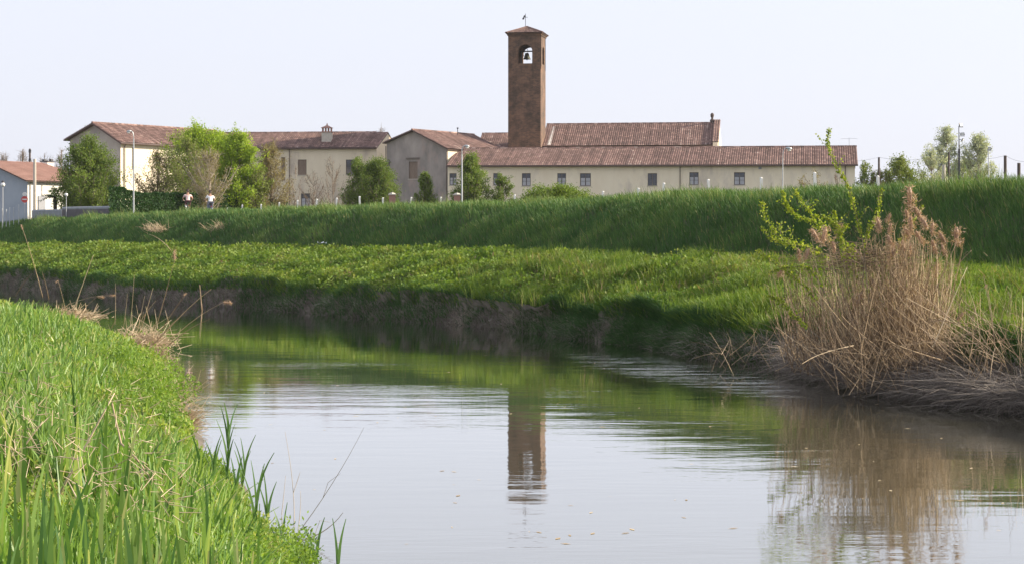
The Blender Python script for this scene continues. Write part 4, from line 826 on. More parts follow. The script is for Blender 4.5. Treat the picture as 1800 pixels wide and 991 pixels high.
# young green reed shoots at the water's edge
def shoot(px0, py0, px1, py1, D, nl, label, lw=.034, ll=(.3, .5)):
    D = snapn(px0, py0, .05); a, b = P(px0, py0, D), P(px1, py1, D); t = thing('green_reed', label, 'reed shoot', a, 'green reed shoots at the water edge'); m = MB(); m.tube([a, (a + b) / 2 + [.01, 0, 0], b], [.007, .006, .003], 5); m.build('stem', M['reed_blade'], t)
    gs = []
    for i in range(nl):
        f = .25 + .75 * i / max(nl - 1, 1); q = a * (1 - f) + b * f; s = 1 if i % 2 else -1
        gs.append(blade_geo(q[None], np.array([rng.uniform(*ll)]), np.array([lw * rng.uniform(.7, 1.1)]), np.array([[s * rng.uniform(.1, .35), rng.uniform(-.1, .1)]]), np.array([rng.uniform(0, .9)]), np.array([rng.uniform(.05, .35)]), 5, .6, .05))
    V, Q, T = merge(gs); npmesh('leaves', V, Q, T, M['reed_blade'], t)
shoot(398, 870, 402, 760, 13.5, 7, 'tallest green reed shoot standing against the water'); shoot(375, 865, 376, 815, 13.5, 4, 'green reed shoot just left of the tallest one')
shoot(424, 860, 430, 830, 13.5, 5, 'green reed shoot just right of the tallest one'); shoot(447, 935, 452, 880, 12.5, 4, 'broad leaved green reed shoot leaning by the water edge')
shoot(352, 860, 352, 825, 13, 3, 'short green reed shoot left of the group'); shoot(470, 925, 470, 905, 12.5, 3, 'small green reed shoot near the leafy mound')
shoot(557, 1010, 557, 975, 11.5, 2, 'green blade pair rising from the bottom edge over the water'); shoot(594, 1010, 595, 990, 11.5, 2, 'lone green blade rightmost at the bottom edge'); shoot(495, 1000, 495, 955, 11, 3, 'green reed shoot in front of the leafy mound')
shoot(412, 900, 416, 858, 13, 4, 'low green reed shoot in front of the tallest one')
# ferny mounds along the bottom edge and hanging over the water
gs = []; fm = rng.random
for cx_, cy_, D_, r_ in [(470, 985, 11.2, .28), (505, 965, 11.6, .17), (430, 960, 12, .2), (395, 1000, 10.6, .25), (340, 985, 10.5, .22), (300, 960, 10.8, .2), (250, 990, 10.2, .25), (200, 950, 10.6, .2), (150, 985, 10, .22), (90, 950, 10.3, .2), (40, 990, 9.8, .25), (270, 665, 36, .5), (255, 690, 32, .5), (230, 650, 38, .7), (285, 690, 33, .5), (180, 640, 38, .6), (120, 620, 40, .6), (440, 1010, 10.2, .3), (520, 990, 11.2, .13), (370, 930, 12.3, .16), (20, 930, 10.5, .2), (240, 720, 27, .45), (270, 735, 27, .4)]:
    D_ = snapn(cx_, cy_, r_ * .6) if cy_ > 900 else D_; c_ = P(cx_, cy_, D_); r_ = r_ * (1.25 if cy_ > 900 else 1); n = 1500; q = rng.normal(0, 1, (n, 3)); q /= np.linalg.norm(q, axis=1)[:, None]; q *= rng.random((n, 1)) ** .33; q = q * (1 + .5 * (fbm(q[:, 0] * 3 + cx_, q[:, 1] * 3 + q[:, 2] * 2) - .5))[:, None]
    w_ = c_ + q * np.array([r_ * 1.3, r_ * 2, r_ * .75]); w_[:, 2] += r_ * .2 * rng.normal(0, 1, n) ** 2 * .4
    gs.append(leaf_geo(w_, (.016 + .0011 * D_) * rn(n, .6, 1.5), np.clip(.4 + .3 * q[:, 2] + rn(n, -.3, .3), 0, 1), .4, .5))
stuff('ferny_herbs', gs, M['near_grass'], 'mounds of ferny bright green leaves on the near bank, some over the water', 'herbs')

# ------------------------------------------------------------------ trees and shrubs
def spr(t, pts, ra, rb):
    pts = np.array(pts); r = np.linspace(ra, rb, len(pts)); t.append((pts[:-1], pts[1:], r[:-1], r[1:]))
def tree(name, label, cx, ytop, ybase, halfpx, D, leaf, nb=60, leaves=9000, lsize=.11, prof='oval', bark='twig', group=None, zb=None, twigs=6, cover=(.05, 1.), seed=0, lump=.25, up=.55, trunk=.09, cat='tree', droop=0):
    """tapered trunk, rising limbs, twigs and leaf clumps inside an uneven outline"""
    rg = np.random.default_rng(seed + 11); zt_ = H + (HY - ytop) * D / F; x = (cx - CX) * D / F; zb = gz(x, D) - .1 if zb is None else zb; Ht = zt_ - zb; Rm = halfpx * D / F * 1.38; leaves = int(leaves * 2.2); lsize = lsize * 1.1
    base = np.array([x, D, zb]); t = thing(name, label, cat, base, group)
    def env(h, ang):
        if prof == 'oval': r = (np.sin(math.pi * min(max(h, .0), 1) ** .8) ** .6) * .95 if h < 1 else 0
        elif prof == 'pyramid': r = min(1, .55 + h * 2.2) * max(0, 1 - h) ** .62 * 1.12
        elif prof == 'round': r = math.sqrt(max(0, 1 - (2 * (h - .48)) ** 2)) if 0 < h < .98 else .1
        elif prof == 'spire': r = max(0, 1 - h) ** .8 * min(1, .5 + h * 3)
        elif prof == 'vase': r = .25 + .75 * min(1, h * 1.3) if h < .85 else (1 - h) / .15 * .8
        return r * (1 + lump * math.sin(ang * 2 + seed) * math.sin(h * 9 + seed * 1.7) + lump * .8 * (rg.random() - .5))
    segs = []; tips = []
    spr(segs, [base, base + [.03 * Ht * rg.normal() * .3, 0, Ht * .35], base + [.02 * Ht * rg.normal(), .0, Ht * .78]], trunk, trunk * .2)
    for i in range(nb):
        h = cover[0] + (cover[1] - cover[0]) * (rg.random() ** .85); a = rg.random() * 6.283; r = Rm * env(h, a) * rg.random() ** .3
        tip = base + [math.cos(a) * r, math.sin(a) * r, h * Ht]; hs = max(.03, h - up * (.25 + .6 * r / Rm) * rg.uniform(.6, 1.0)); st = base + [0, 0, min(hs, .8) * Ht]
        mid = (st + tip) / 2 + [math.cos(a) * r * .2, math.sin(a) * r * .2, -.06 * Ht * rg.random() - droop]; ps = [st * (1 - s) ** 2 + mid * 2 * s * (1 - s) + tip * s * s for s in np.linspace(0, 1, 6)]
        spr(segs, ps, trunk * .32, .008 + .00004 * D)
        for k in range(twigs):
            f = rg.uniform(.3, 1); q = st * (1 - f) ** 2 + mid * 2 * f * (1 - f) + tip * f * f; dd = rg.normal(0, 1, 3); dd[2] = abs(dd[2]) * .6 + .5; dd[:2] += [math.cos(a) * .5, math.sin(a) * .5]; dd /= np.linalg.norm(dd); ll = rg.uniform(.08, .2) * (Rm + Ht * .15)
            e = q + dd * ll; spr(segs, [q, (q + e) / 2 + rg.normal(0, .03, 3), e], .007 + .00003 * D, .004 + .00002 * D); tips.append((q, e, h))
    P0, P1, R0, R1 = [np.concatenate([s_[k] for s_ in segs]) for k in range(4)]
    V, Q, T = tube_geo(P0, P1, R0, R1, rg.random(len(P0)), 4); npmesh('trunk', V, Q, T, M[bark], t)
    if leaves and tips:
        ti = rg.integers(0, len(tips), leaves); A_ = np.array([q for q, e, h in tips])[ti]; B_ = np.array([e for q, e, h in tips])[ti]; f = rg.random((leaves, 1)) * 1.1
        c = A_ * (1 - f) + B_ * f + rg.normal(0, .05 * (Rm + .6), (leaves, 3)); ct = rg.random(len(tips))[ti]
        V, Q, T = leaf_geo(c, lsize * rg.uniform(.6, 1.3, leaves), np.clip(.25 + .45 * ct + rg.uniform(-.2, .3, leaves), 0, 1), .7, .2, rg); npmesh('crown', V, Q, T, M[leaf], t)
    return t
HB = 'upright hornbeams along the yard'
tree('hornbeam', 'large dense egg shaped hornbeam in front of the shaded tall gable', 155, 246, 372, 49, 176, 'hornbeam leaf', 230, 30000, .13, 'oval', group=HB, seed=1, up=.85, lump=.1)
tree('hornbeam', 'hornbeam left of the wide conical one, against the farmhouse end', 633, 279, 362, 24, 195, 'hornbeam leaf', 110, 10000, .12, 'oval', group=HB, seed=2, up=.85, lump=.1)
tree('hornbeam', 'wide conical hornbeam overlapping the gap beside the grey gable', 664, 281, 362, 40, 192, 'hornbeam leaf', 150, 16000, .12, 'pyramid', group=HB, seed=3, up=.85, lump=.1)
tree('hornbeam', 'small slim hornbeam below the shuttered window of the grey gable', 747, 304, 352, 16.5, 190, 'hornbeam leaf', 90, 7000, .11, 'oval', group=HB, seed=4, up=.85, lump=.1)
tree('hornbeam', 'broad round topped hornbeam behind the lamp post at the wing corner', 827, 276, 352, 31, 190, 'hornbeam leaf', 140, 15000, .12, 'oval', group=HB, seed=5, up=.85, lump=.1)
tree('hornbeam', 'small loose leaved hornbeam before the second window of the wing', 885, 303, 352, 20, 190, 'hornbeam leaf', 50, 4200, .11, 'oval', group=HB, seed=6, up=.85, lump=.1)
TG = 'garden trees before the tall hall'
tree('garden_tree', 'tall bright green tree rising above the roof of the hall', 348, 228, 372, 55, 186, 'bright leaf', 130, 20000, .14, 'round', group=TG, seed=7)
tree('garden_tree', 'bright green tree right of the bare pale twigged one', 418, 234, 372, 36, 184, 'bright leaf', 110, 15000, .14, 'oval', group=TG, seed=8)
tree('garden_tree', 'brownish budding tree at the left before the sunlit wall', 276, 268, 372, 40, 184, 'bud leaf', 110, 4200, .12, 'vase', group=TG, seed=9, trunk=.1)
tree('garden_tree', 'olive green budding tree in front of the bright ones', 330, 246, 372, 42, 178, 'shrub leaf', 110, 6500, .12, 'round', group=TG, seed=19)
tree('garden_tree', 'pale bare twigged tree in the middle of the garden trees', 368, 262, 374, 32, 172, 'bud leaf', 120, 3200, .1, 'vase', 'twig_pale', group=TG, seed=10, twigs=8, trunk=.08)
tree('garden_tree', 'bright green tree top between the two other bright ones', 386, 233, 372, 38, 188, 'bright leaf', 100, 12000, .14, 'round', group=TG, seed=27)
tree('garden_tree', 'brown twiggy tree with few buds before the shuttered farmhouse window', 478, 252, 368, 30, 186, 'bud leaf', 110, 5200, .11, 'oval', group=TG, seed=11, twigs=8)
tree('garden_tree', 'green bush like tree at the right foot of the bright tree', 448, 290, 370, 26, 184, 'shrub leaf', 70, 4200, .12, 'round', group=TG, seed=12)
tree('bare_sapling', 'small bare forked sapling between the two farmhouse doors, left one', 550, 300, 364, 24, 200, None, 34, 0, .1, 'vase', group='bare saplings by the farmhouse', seed=13, twigs=7, trunk=.07, cover=(.4, 1))
tree('bare_sapling', 'taller bare sapling below the farmhouse chimney', 585, 272, 364, 20, 200, None, 40, 0, .1, 'oval', group='bare saplings by the farmhouse', seed=14, twigs=7, trunk=.07, cover=(.3, 1))
tree('bare_sapling', 'bare sapling beside the farmhouse downpipe, leaning against the trees', 520, 290, 364, 14, 198, None, 26, 0, .1, 'vase', group='bare saplings by the farmhouse', seed=15, twigs=6, trunk=.06, cover=(.3, 1))
tree('bare_tree', 'thin bare tree top showing behind the right end of the farmhouse roof', 671, 219, 400, 14, 300, None, 60, 0, .1, 'vase', seed=16, twigs=7, trunk=.14, cover=(.4, 1))
for i, (x_, y_, w_h, lab) in enumerate([(8, 268, 26, 'bare tree behind the white house roof, at the left picture edge'), (40, 262, 22, 'bare tree behind the white house roof, behind the dark pole'), (78, 270, 24, 'bare tree behind the chimney of the white house'), (108, 262, 22, 'bare tree between the white house and the large hornbeam')]):
    tree('bare_tree', lab, x_, y_, 385, w_h, 330, None, 70, 0, .1, 'vase', 'twig', group='bare trees behind the white house', seed=30 + i, twigs=9, trunk=.16, cover=(.35, 1))
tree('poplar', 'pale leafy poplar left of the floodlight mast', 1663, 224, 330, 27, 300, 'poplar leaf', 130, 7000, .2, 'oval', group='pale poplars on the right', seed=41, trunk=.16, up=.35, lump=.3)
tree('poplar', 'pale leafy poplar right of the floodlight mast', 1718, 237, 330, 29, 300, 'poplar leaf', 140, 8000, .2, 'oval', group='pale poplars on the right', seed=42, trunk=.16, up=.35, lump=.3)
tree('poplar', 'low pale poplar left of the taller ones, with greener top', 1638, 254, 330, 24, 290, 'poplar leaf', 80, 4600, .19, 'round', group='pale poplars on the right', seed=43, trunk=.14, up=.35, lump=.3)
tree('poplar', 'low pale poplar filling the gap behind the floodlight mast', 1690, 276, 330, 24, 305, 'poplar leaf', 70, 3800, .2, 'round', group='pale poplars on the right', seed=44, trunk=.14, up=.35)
tree('garden_shrub', 'wide olive green shrub beyond the dike, right of the wing', 1582, 281, 330, 34, 150, 'shrub leaf', 80, 9000, .11, 'round', seed=45, cat='shrub', twigs=6, trunk=.06, group='shrubs right of the wing')
tree('garden_shrub', 'small green shrub close to the right end of the wing', 1522, 287, 330, 18, 150, 'shrub leaf', 40, 2200, .11, 'round', seed=46, cat='shrub', trunk=.05, group='shrubs right of the wing')
tree('garden_shrub', 'low reddish brown shrub between two green ones', 1548, 300, 330, 20, 150, 'bud leaf', 40, 2500, .1, 'round', seed=47, cat='shrub', trunk=.05, group='shrubs right of the wing')
tree('bare_shrub', 'bare pollarded shrub with a few buds before the wing wall', 1430, 297, 340, 22, 120, 'bud leaf', 22, 300, .08, 'vase', seed=48, cat='shrub', twigs=3, trunk=.05, group='bare shrubs before the wing', cover=(.5, 1))
tree('bare_shrub', 'smaller bare shrub behind the leafy tall shoot', 1470, 302, 340, 12, 120, None, 14, 0, .08, 'vase', seed=49, cat='shrub', twigs=3, trunk=.04, group='bare shrubs before the wing', cover=(.5, 1))
tree('dike_bush', 'low rounded green bush bulging above the dike crest below the wing', 985, 337, 362, 52, 96, 'hornbeam leaf', 90, 14000, .07, 'round', seed=50, cat='shrub', twigs=5, trunk=.03)
# clipped hedge
def hedge():
    a = P(197, 372, 160); b = P(505, 372, 196); t = thing('hedge', 'dark green hedge behind the two cyclists', 'hedge', (a[0], a[1], gz(a[0], a[1]))); n = 52000; s = rng.random(n); z0 = gz(*a[:2])
    top = np.interp(s, [0, .06, .14, .25, .5, .8, 1], [330, 333, 343, 341, 344, 350, 356.]); D = a[1] + (b[1] - a[1]) * s; zt_ = H + (HY - top) * D / F + .2 * (fbm(s * 60, s * 0) - .5)
    u = rng.random(n); th_ = rng.normal(0, 1, n) * .55; z = z0 + (zt_ - z0) * np.where(rng.random(n) < .3, 1 - .06 * u, u); bul = .6 * fbm(s * 40, z * 1.3)
    c = np.stack([a[0] + (b[0] - a[0]) * s, D - .5 - bul + th_ * .3, z], 1); V, Q, T = leaf_geo(c, rn(n, .1, .22), np.clip(fbm(s * 50, z * 2) + rn(n, -.25, .25), 0, 1), .7, .2); npmesh('foliage', V, Q, T, M['hedge leaf'], t)
    m = MB(); d = (b - a); d[2] = 0; L = np.linalg.norm(d)
    for k in range(60):
        q = a + d * (k + .5) / 60; zz = float(np.interp((k + .5) / 60, [0, .2, .5, 1], [zt_[0] * 0 + H + (HY - 340) * D.min() / F, H + (HY - 346) * 167 / F, H + (HY - 350) * 178 / F, H + (HY - 360) * 196 / F]))
        m.tube([(q[0], q[1] + .2, z0 - .2), (q[0] + .1, q[1] + .2, (z0 + zz) / 2), (q[0], q[1] + .25, zz - .3)], [.05, .03, .02], 5); 
        for e_ in range(5): m.tube([(q[0], q[1] + .2, z0 + .2 + .2 * e_), (q[0] + random.uniform(-.5, .5), q[1] - .2, z0 + .7 + .25 * e_)], [.02, .01], 4)
    m.tube([(a[0], a[1] + .2, z0 + .1), (b[0], b[1] + .2, z0 + .1)], .04, 4)
    m.build('branches', M['bark'], t)
hedge()
# palm by the white house
def palm():
    D = 178; x = (97 - CX) * D / F; z0 = gz(x, D); zt_ = H + (HY - 347) * D / F; t = thing('palm', 'short fan palm in front of the white house wall', 'palm', (x, D, z0)); m = MB(); zs = np.linspace(z0, zt_, 8)
    m.tube([(x, D, z) for z in zs], [.22, .2, .17, .19, .16, .18, .2, .16], 8); m.build('trunk', M['bark'], t)
    for k in range(16):
        a = k * 2.4; el = random.uniform(-.5, 1.1); L = random.uniform(1.0, 1.5); d = np.array([math.cos(a) * math.cos(el), math.sin(a) * math.cos(el), math.sin(el)]); c = np.array([x, D, zt_]); pts = [c + d * L * f - np.array([0, 0, .45 * f * f]) for f in np.linspace(0, 1, 6)]
        m = MB(); m.tube(pts, [.025, .02, .018, .015, .01, .006], 4)
        s = np.cross(d, [0, 0, 1]); s /= np.linalg.norm(s)
        for f in range(1, 6):
            for sg in (-1, 1): p_ = pts[f]; e = p_ + s * sg * .4 + d * .25 - np.array([0, 0, .15]); m.face([p_, p_ + d * .09, e]); m.face([p_ - d * .1, p_, e - d * .16 - np.array([0, 0, .06])])
        m.build('frond', M['palm leaf'], t)
palm()
for px, D, r, lab in [(88, 176, .6, 'small dark shrub left of the palm trunk'), (117, 176, .75, 'small grey green shrub right of the palm')]:
    x = (px - CX) * D / F; z = gz(x, D); c = np.array([x, D, z + r * .6]); t = thing('garden_shrub', lab, 'shrub', (x, D, z), 'shrubs by the palm'); n = 1400; q = rng.normal(0, 1, (n, 3)); q /= np.linalg.norm(q, axis=1)[:, None]; q *= rng.random((n, 1)) ** .4 * r
    npmesh('crown', *leaf_geo(c + q, rn(n, .08, .16), rng.random(n), .6), M['hedge leaf'], t); m = MB()
    for k in range(7): m.tube([(x, D, z - .1), c + rng.normal(0, r * .4, 3)], [.03, .01], 4)
    m.build('branches', M['bark'], t)

# ------------------------------------------------------------------ posts, lamps, walls, signs
def copy_tree(o, loc, label=None):
    r = o.copy(); COL.objects.link(r); r.location = loc
    if label: r['label'] = label
    def rec(src, dst):
        for ch in list(src.children):
            c = ch.copy(); COL.objects.link(c); c.parent = dst; rec(ch, c)
    rec(o, r); return r
# white concrete posts along the track
posts = [(400, 366.5), (426, 361.5), (459, 360.5), (491, 357.5), (523, 353.5), (557, 351.5), (592, 349.5), (632, 347), (673, 349), (723, 348.5), (775, 348), (905, 344), (1060, 338), (1122, 332.5), (1167, 323.5), (1245, 317.5), (1338, 314), (1432, 305), (1543, 311)]
def lp(x):
    near_ = {400: 'right beside the cyclists', 426: 'in front of the hedge, second from the cyclists', 459: 'before the hedge where it gets lower', 491: 'before the hedge, below the small cellar window', 523: 'just left of the left farmhouse door', 557: 'at the foot of the left bare sapling', 592: 'at the foot of the sapling under the chimney', 632: 'in front of the left conical hornbeam', 673: 'in front of the wide conical hornbeam', 723: 'below the grey gable, left of the slim hornbeam', 775: 'right of the slim hornbeam, below the wing corner', 905: 'at the foot of the loose leaved hornbeam', 1060: 'barely showing right of the rounded dike bush', 1122: 'before the blank stretch of the wing wall', 1167: 'just left of the wing downpipe', 1245: 'between the last two windows of the wing', 1338: 'below the wall lamp of the wing', 1432: 'inside the bare pollarded shrub', 1543: 'at the left side of the olive green shrub'}
    return 'white marker post ' + near_[x]
first = None
for x_, yt in posts:
    D = 2.62 * F / (HY - yt); X = (x_ - CX) * D / F; zt_ = H + 2.62; z0 = gz(X, D) - .3
    if first is None:
        m = MB(); hh = zt_ - z0; m.box((X, D, z0 + hh / 2), (.1, .1, hh), .2); m.lathe((X, D, zt_), [(.06, 0), (.055, .03), (.02, .05)], 8)
        first = m.build('marker_post', M['post_white'], None, org=(X, D, zt_)); tag(first, lp(x_), 'post', 'white marker posts along the track')
    else:
        o = first.copy(); COL.objects.link(o); o.location = (X, D, zt_ if x_ != 1432 else zt_); o.rotation_euler = (random.uniform(-.03, .03), random.uniform(-.05, .05), 0); o['label'] = lp(x_)
# taller reddish-white post and dark posts on the right, with a wire
def pole(name, label, px, ytop, D, r, mat, cat='post', group=None, lean=0, extra=None):
    X = (px - CX) * D / F; z0 = gz(X, D) - .3; z1 = H + (HY - ytop) * D / F; m = MB(); m.tube([(X, D, z0), (X + lean / 2, D, (z0 + z1) / 2), (X + lean, D, z1)], [r, r * .93, r * .85], 8); o = m.build(name, M[mat], None, org=(X, D, z0)); return tag(o, label, cat, group), np.array([X + lean, D, z1])
pole('concrete_post', 'weathered pale post with reddish left side, before the poplars', 1659, 290, 88, .1, 'stone')
wires = [(1478, 273)]
o, w1 = pole('vine_post', 'thin dark post behind the olive green shrub', 1545, 277, 112, .07, 'wood_dark', group='dark posts on the right')
o, w2 = pole('vine_post', 'dark post right of the floodlights, standing against the sky', 1767, 274, 100, .09, 'wood_dark', group='dark posts on the right')
o, w3 = pole('vine_post', 'shorter dark reddish post nearest the right picture edge', 1791, 287, 84, .085, 'wood_dark', group='dark posts on the right')
m = MB(); wp = [P(1480, 279, 240), w1, P(1668, 270, 108), w2, P(1830, 278, 98)]
for a, b in zip(wp[:-1], wp[1:]): m.tube([a * (1 - s) + b * s - np.array([0, 0, .25 * 4 * s * (1 - s)]) for s in np.linspace(0, 1, 7)], .006, 4)
tag(m.build('wire', M['dark_metal'], None, org=w1), 'thin wire strung between the dark posts from the wing to the right edge', 'wire')
# floodlight mast
def flood(t, c, s, rz, rx):
    m = MB(); m.box((0, 0, 0), (s, .22 * s, s * .78)); m.box((0, .16 * s, 0), (s * .6, .16 * s, s * .5)); m.tube([(-s * .55, 0, 0), (-s * .55, .05, -s * .6), (s * .55, .05, -s * .6), (s * .55, 0, 0)], .03, 4); v = Matrix.Rotation(rz, 3, 'Z') @ Matrix.Rotation(rx, 3, 'X')
    m.v = [tuple(np.array(v @ Vector(p)) + c) for p in m.v]; f = m.build('floodlight', M['dark_metal'], t)
    g = MB(); g.face([tuple(np.array(v @ Vector(p)) + c) for p in ((-s * .4, -.113 * s, -s * .3), (s * .4, -.113 * s, -s * .3), (s * .4, -.113 * s, s * .3), (-s * .4, -.113 * s, s * .3))]); g.build('lens', M['lamp_white'], f)
D = 170; X = (1686 - CX) * D / F; z0 = gz(X, D) - .3; t = thing('floodlight_mast', 'tall thin mast with three dark floodlights among the poplars', 'floodlight', (X, D, z0)); m = MB(); zt_ = H + (HY - 222) * D / F; m.tube([(X, D, z0), (X, D, H + (HY - 262) * D / F)], .09, 7); m.tube([(X, D, H + (HY - 262) * D / F), (X - .03, D, zt_)], [.05, .03], 6)
for y_, dx in ((236, 5), (247, 6)): z_ = H + (HY - y_) * D / F; m.tube([(X, D, z_ + .1), (X + dx * D / F, D, z_)], .025, 4)
m.build('pole', M['dark_metal'], t); flood(t, P(1689, 220, D), .34, R(35), R(-25)); flood(t, P(1692, 236, D - .1), .3, R(-12), R(5)); flood(t, P(1692.5, 246, D), .27, R(62), R(20))
D = 175; X = (1738 - CX) * D / F; z0 = gz(X, D) - .3; t = thing('floodlight_mast', 'slender pole with one small square floodlight right of the poplars', 'floodlight', (X, D, z0)); m = MB(); m.tube([(X, D, z0), (X, D, H + (HY - 263) * D / F)], [.07, .04], 6); m.build('pole', M['steel'], t); flood(t, P(1739.5, 261.5, D), .28, R(-10), R(8))
D = 180; o, _ = pole('wooden_pole', 'dark stub of a pole standing before the pale poplars', 1668, 268, 180, .1, 'wood_dark')
# swan neck street lamps
def lamp(px, ytop, D, side, label, r=.06):
    X = (px - CX) * D / F; z0 = gz(X, D) - .2; z1 = H + (HY - ytop) * D / F; t = thing('street_lamp', label, 'street lamp', (X, D, z0), 'swan neck street lamps along the track'); m = MB()
    arc = [(X + side * .2 * (1 - math.cos(a)), D - .05, z1 - .38 + .38 * math.sin(a)) for a in np.linspace(0, math.pi * .55, 7)]
    m.tube([(X, D, z0), (X, D, (z0 + z1) / 2), (X, D, z1 - .6)], [r, r * .9, r * .75], 8); m.tube([(X, D, z1 - .6)] + arc, r * .6, 6); m.build('pole', M['steel'], t)
    e = np.array(arc[-1]); h_ = MB(); h_.tube([e - [side * .05, 0, -.03], e + [side * .08, 0, 0], e + [side * .2, 0, -.03], e + [side * .3, 0, -.05]], [.05, .09, .1, .04], 8); hd = h_.build('lamp_head', M['steel'], t, smooth=True)
    g = MB(); g.lathe((e[0] + side * .14, e[1], e[2] - .15), [(.05, -.03), (.1, 0), (.11, .06)], 8); g.build('lens', M['lamp_white'], hd)
lamp(235, 231, 152, -1, 'tall grey street lamp standing before the hedge at the left'); lamp(812, 257, 142, 1, 'street lamp with a curved neck before the broad hornbeam'); lamp(1376, 261, 118, 1, 'thin street lamp before the right part of the wing wall', .035)
# utility pole, sign, globe lamp, fence at the far left
o, q = pole('utility_pole', 'thick pale concrete pole in front of the white house corner', 61, 280, 180, .15, 'stone', 'pole'); m = MB()
D = 250; X = (52.5 - CX) * D / F; t = thing('utility_pole', 'dark pole with insulators rising behind the white house roof', 'pole', (X, D, Z0)); zt_ = H + (HY - 262) * D / F; m.tube([(X, D, Z0), (X, D, zt_)], [.16, .12], 8); m.build('pole', M['wood_dark'], t)
for dz in (0.2, 1.3, 2.3): m = MB(); m.lathe((X, D, zt_ - dz - .3), [(.12, 0), (.2, .1), (.14, .2), (.2, .32), (.08, .42)], 8); m.build('insulator', M['dark_metal'], t)
D = 181; X = (5 - CX) * D / F; z0 = gz(X, D); t = thing('globe_lamp', 'small garden lamp with a round white globe at the left edge', 'lamp', (X, D, z0)); m = MB(); zt_ = H + (HY - 329) * D / F; m.tube([(X, D, z0 - .2), (X, D, zt_)], .045, 6); m.build('pole', M['steel'], t); m = MB(); m.lathe((X, D, zt_), [(.06, 0), (.17, .08), (.21, .2), (.17, .33), (.06, .4)], 12); m.build('globe', M['lamp_white'], t, smooth=True); m = MB(); m.lathe((X, D, zt_ + .42), [(.17, 0), (.1, .12), (.02, .16)], 10); m.build('lamp_cap', M['dark_metal'], t)
D2_ = 168; X = (116.5 - CX) * D2_ / F; z0 = gz(X, D2_); t = thing('globe_lamp', 'white globe lamp peeping out at the left side of the large hornbeam', 'lamp', (X, D2_, z0)); m = MB(); zt_ = H + (HY - 346) * D2_ / F; m.tube([(X, D2_, z0 - .2), (X, D2_, zt_)], .03, 6); m.build('pole', M['steel'], t); m = MB(); m.lathe((X, D2_, zt_), [(.05, 0), (.12, .06), (.15, .15), (.12, .24), (.04, .3)], 12); m.build('globe', M['lamp_white'], t, smooth=True)
D = 178; X = (43.5 - CX) * D / F; z0 = gz(X, D); t = thing('road_sign', 'round red no entry sign with a white disc above it, seen small at the left', 'road sign', (X, D - .05, z0)); m = MB(); m.tube([(X, D, z0 - .2), (X, D, H + (HY - 340) * D / F)], .03, 6); m.build('pole', M['steel'], t)
def disc(cx, cy, cz, r, mat, name, par, k=0.0, bar=None):
    m = MB(); n = 20; f = [(cx + r * math.cos(6.2832 * i / n), cy - k, cz + r * math.sin(6.2832 * i / n)) for i in range(n)]; b = [(x, y + .02, z) for x, y, z in f]; m.face(f[::-1] if 0 else f); m.face(b[::-1])
    for i in range(n): m.face([f[i], f[(i + 1) % n], b[(i + 1) % n], b[i]])
    return m.build(name, M[mat], par)
zc_ = H + (HY - 351) * D / F; pn_ = disc(X, D - .06, zc_, .3, 'red', 'sign_disc', t); m = MB(); m.box((X, D - .068, zc_), (.42, .01, .1)); m.build('white_bar', M['post_white'], pn_); disc(X, D - .06, H + (HY - 342) * D / F, .2, 'post_white', 'upper_disc', t)
f0 = None
PW = ['leftmost', 'second from left', 'middle', 'second from right', 'rightmost']
for i, px in enumerate([4, 11, 17, 24, 33]):
    D = 178 - i * .4; X = (px - CX) * D / F; z0 = gz(X, D); zt_ = H + (HY - [368, 369, 366, 366, 361][i]) * D / F; 
    if f0 is None:
        m = MB(); m.tube([(X, D, z0 - .3), (X, D, zt_)], .035, 6); m.lathe((X, D, zt_), [(.05, 0), (.05, .03), (.02, .05)], 6); f0 = m.build('fence_post', M['steel'], None, org=(X, D, zt_)); tag(f0, 'leftmost thin grey metal fence post in the row before the blue grey gable', 'fence post', 'thin grey fence posts at the left')
    else: o = f0.copy(); COL.objects.link(o); o.location = (X, D, zt_); o['label'] = PW[i] + ' of the five thin grey fence posts before the blue grey gable'
def lowwall(name, label, a, b, ytop0, ytop1, mat, th_=.3):
    a = np.array(a); b = np.array(b); A_ = wpt(*a); B_ = wpt(*b); t = thing(name, label, 'wall', (A_[0], A_[1], Z0)); d = (B_ - A_) / np.linalg.norm(B_ - A_); n_ = np.array([-d[1], d[0]]) * th_; za, zb_ = H + (HY - ytop0) * a[1] / F, H + (HY - ytop1) * b[1] / F
    def prism(m, o0, o1, zl, z_a, z_b):
        p = [A_ + n_ * o0, B_ + n_ * o0, B_ + n_ * o1, A_ + n_ * o1]; zs = [z_a, z_b, z_b, z_a]; zl_ = [z - zl for z in zs] if zl < 1 else [Z0 - .3] * 4
        lo = [p3(q, z) for q, z in zip(p, zl_)]; hi = [p3(q, z) for q, z in zip(p, zs)]; m.face(hi); m.face(lo[::-1])
        for k in range(4): m.face([lo[k], lo[(k + 1) % 4], hi[(k + 1) % 4], hi[k]])
    m = MB(); prism(m, 0, 1, 5, za, zb_); m.build('wall', M[mat], t); m = MB(); prism(m, -.15, 1.15, -.0, za + .07, zb_ + .07)
    m = MB(); m.tube([p3(A_ + n_ * .5, za + .03), p3(B_ + n_ * .5, zb_ + .03)], .17, 8); m.build('coping', M['greywall'], t)
lowwall('garden_wall', 'low dark wall under the large hornbeam', (109, 172), (197, 160), 368, 366.5, 'lowwall'); lowwall('garden_wall', 'low blue grey wall below the palm and white house', (56, 178), (108.6, 172.2), 373, 372, 'greywall')
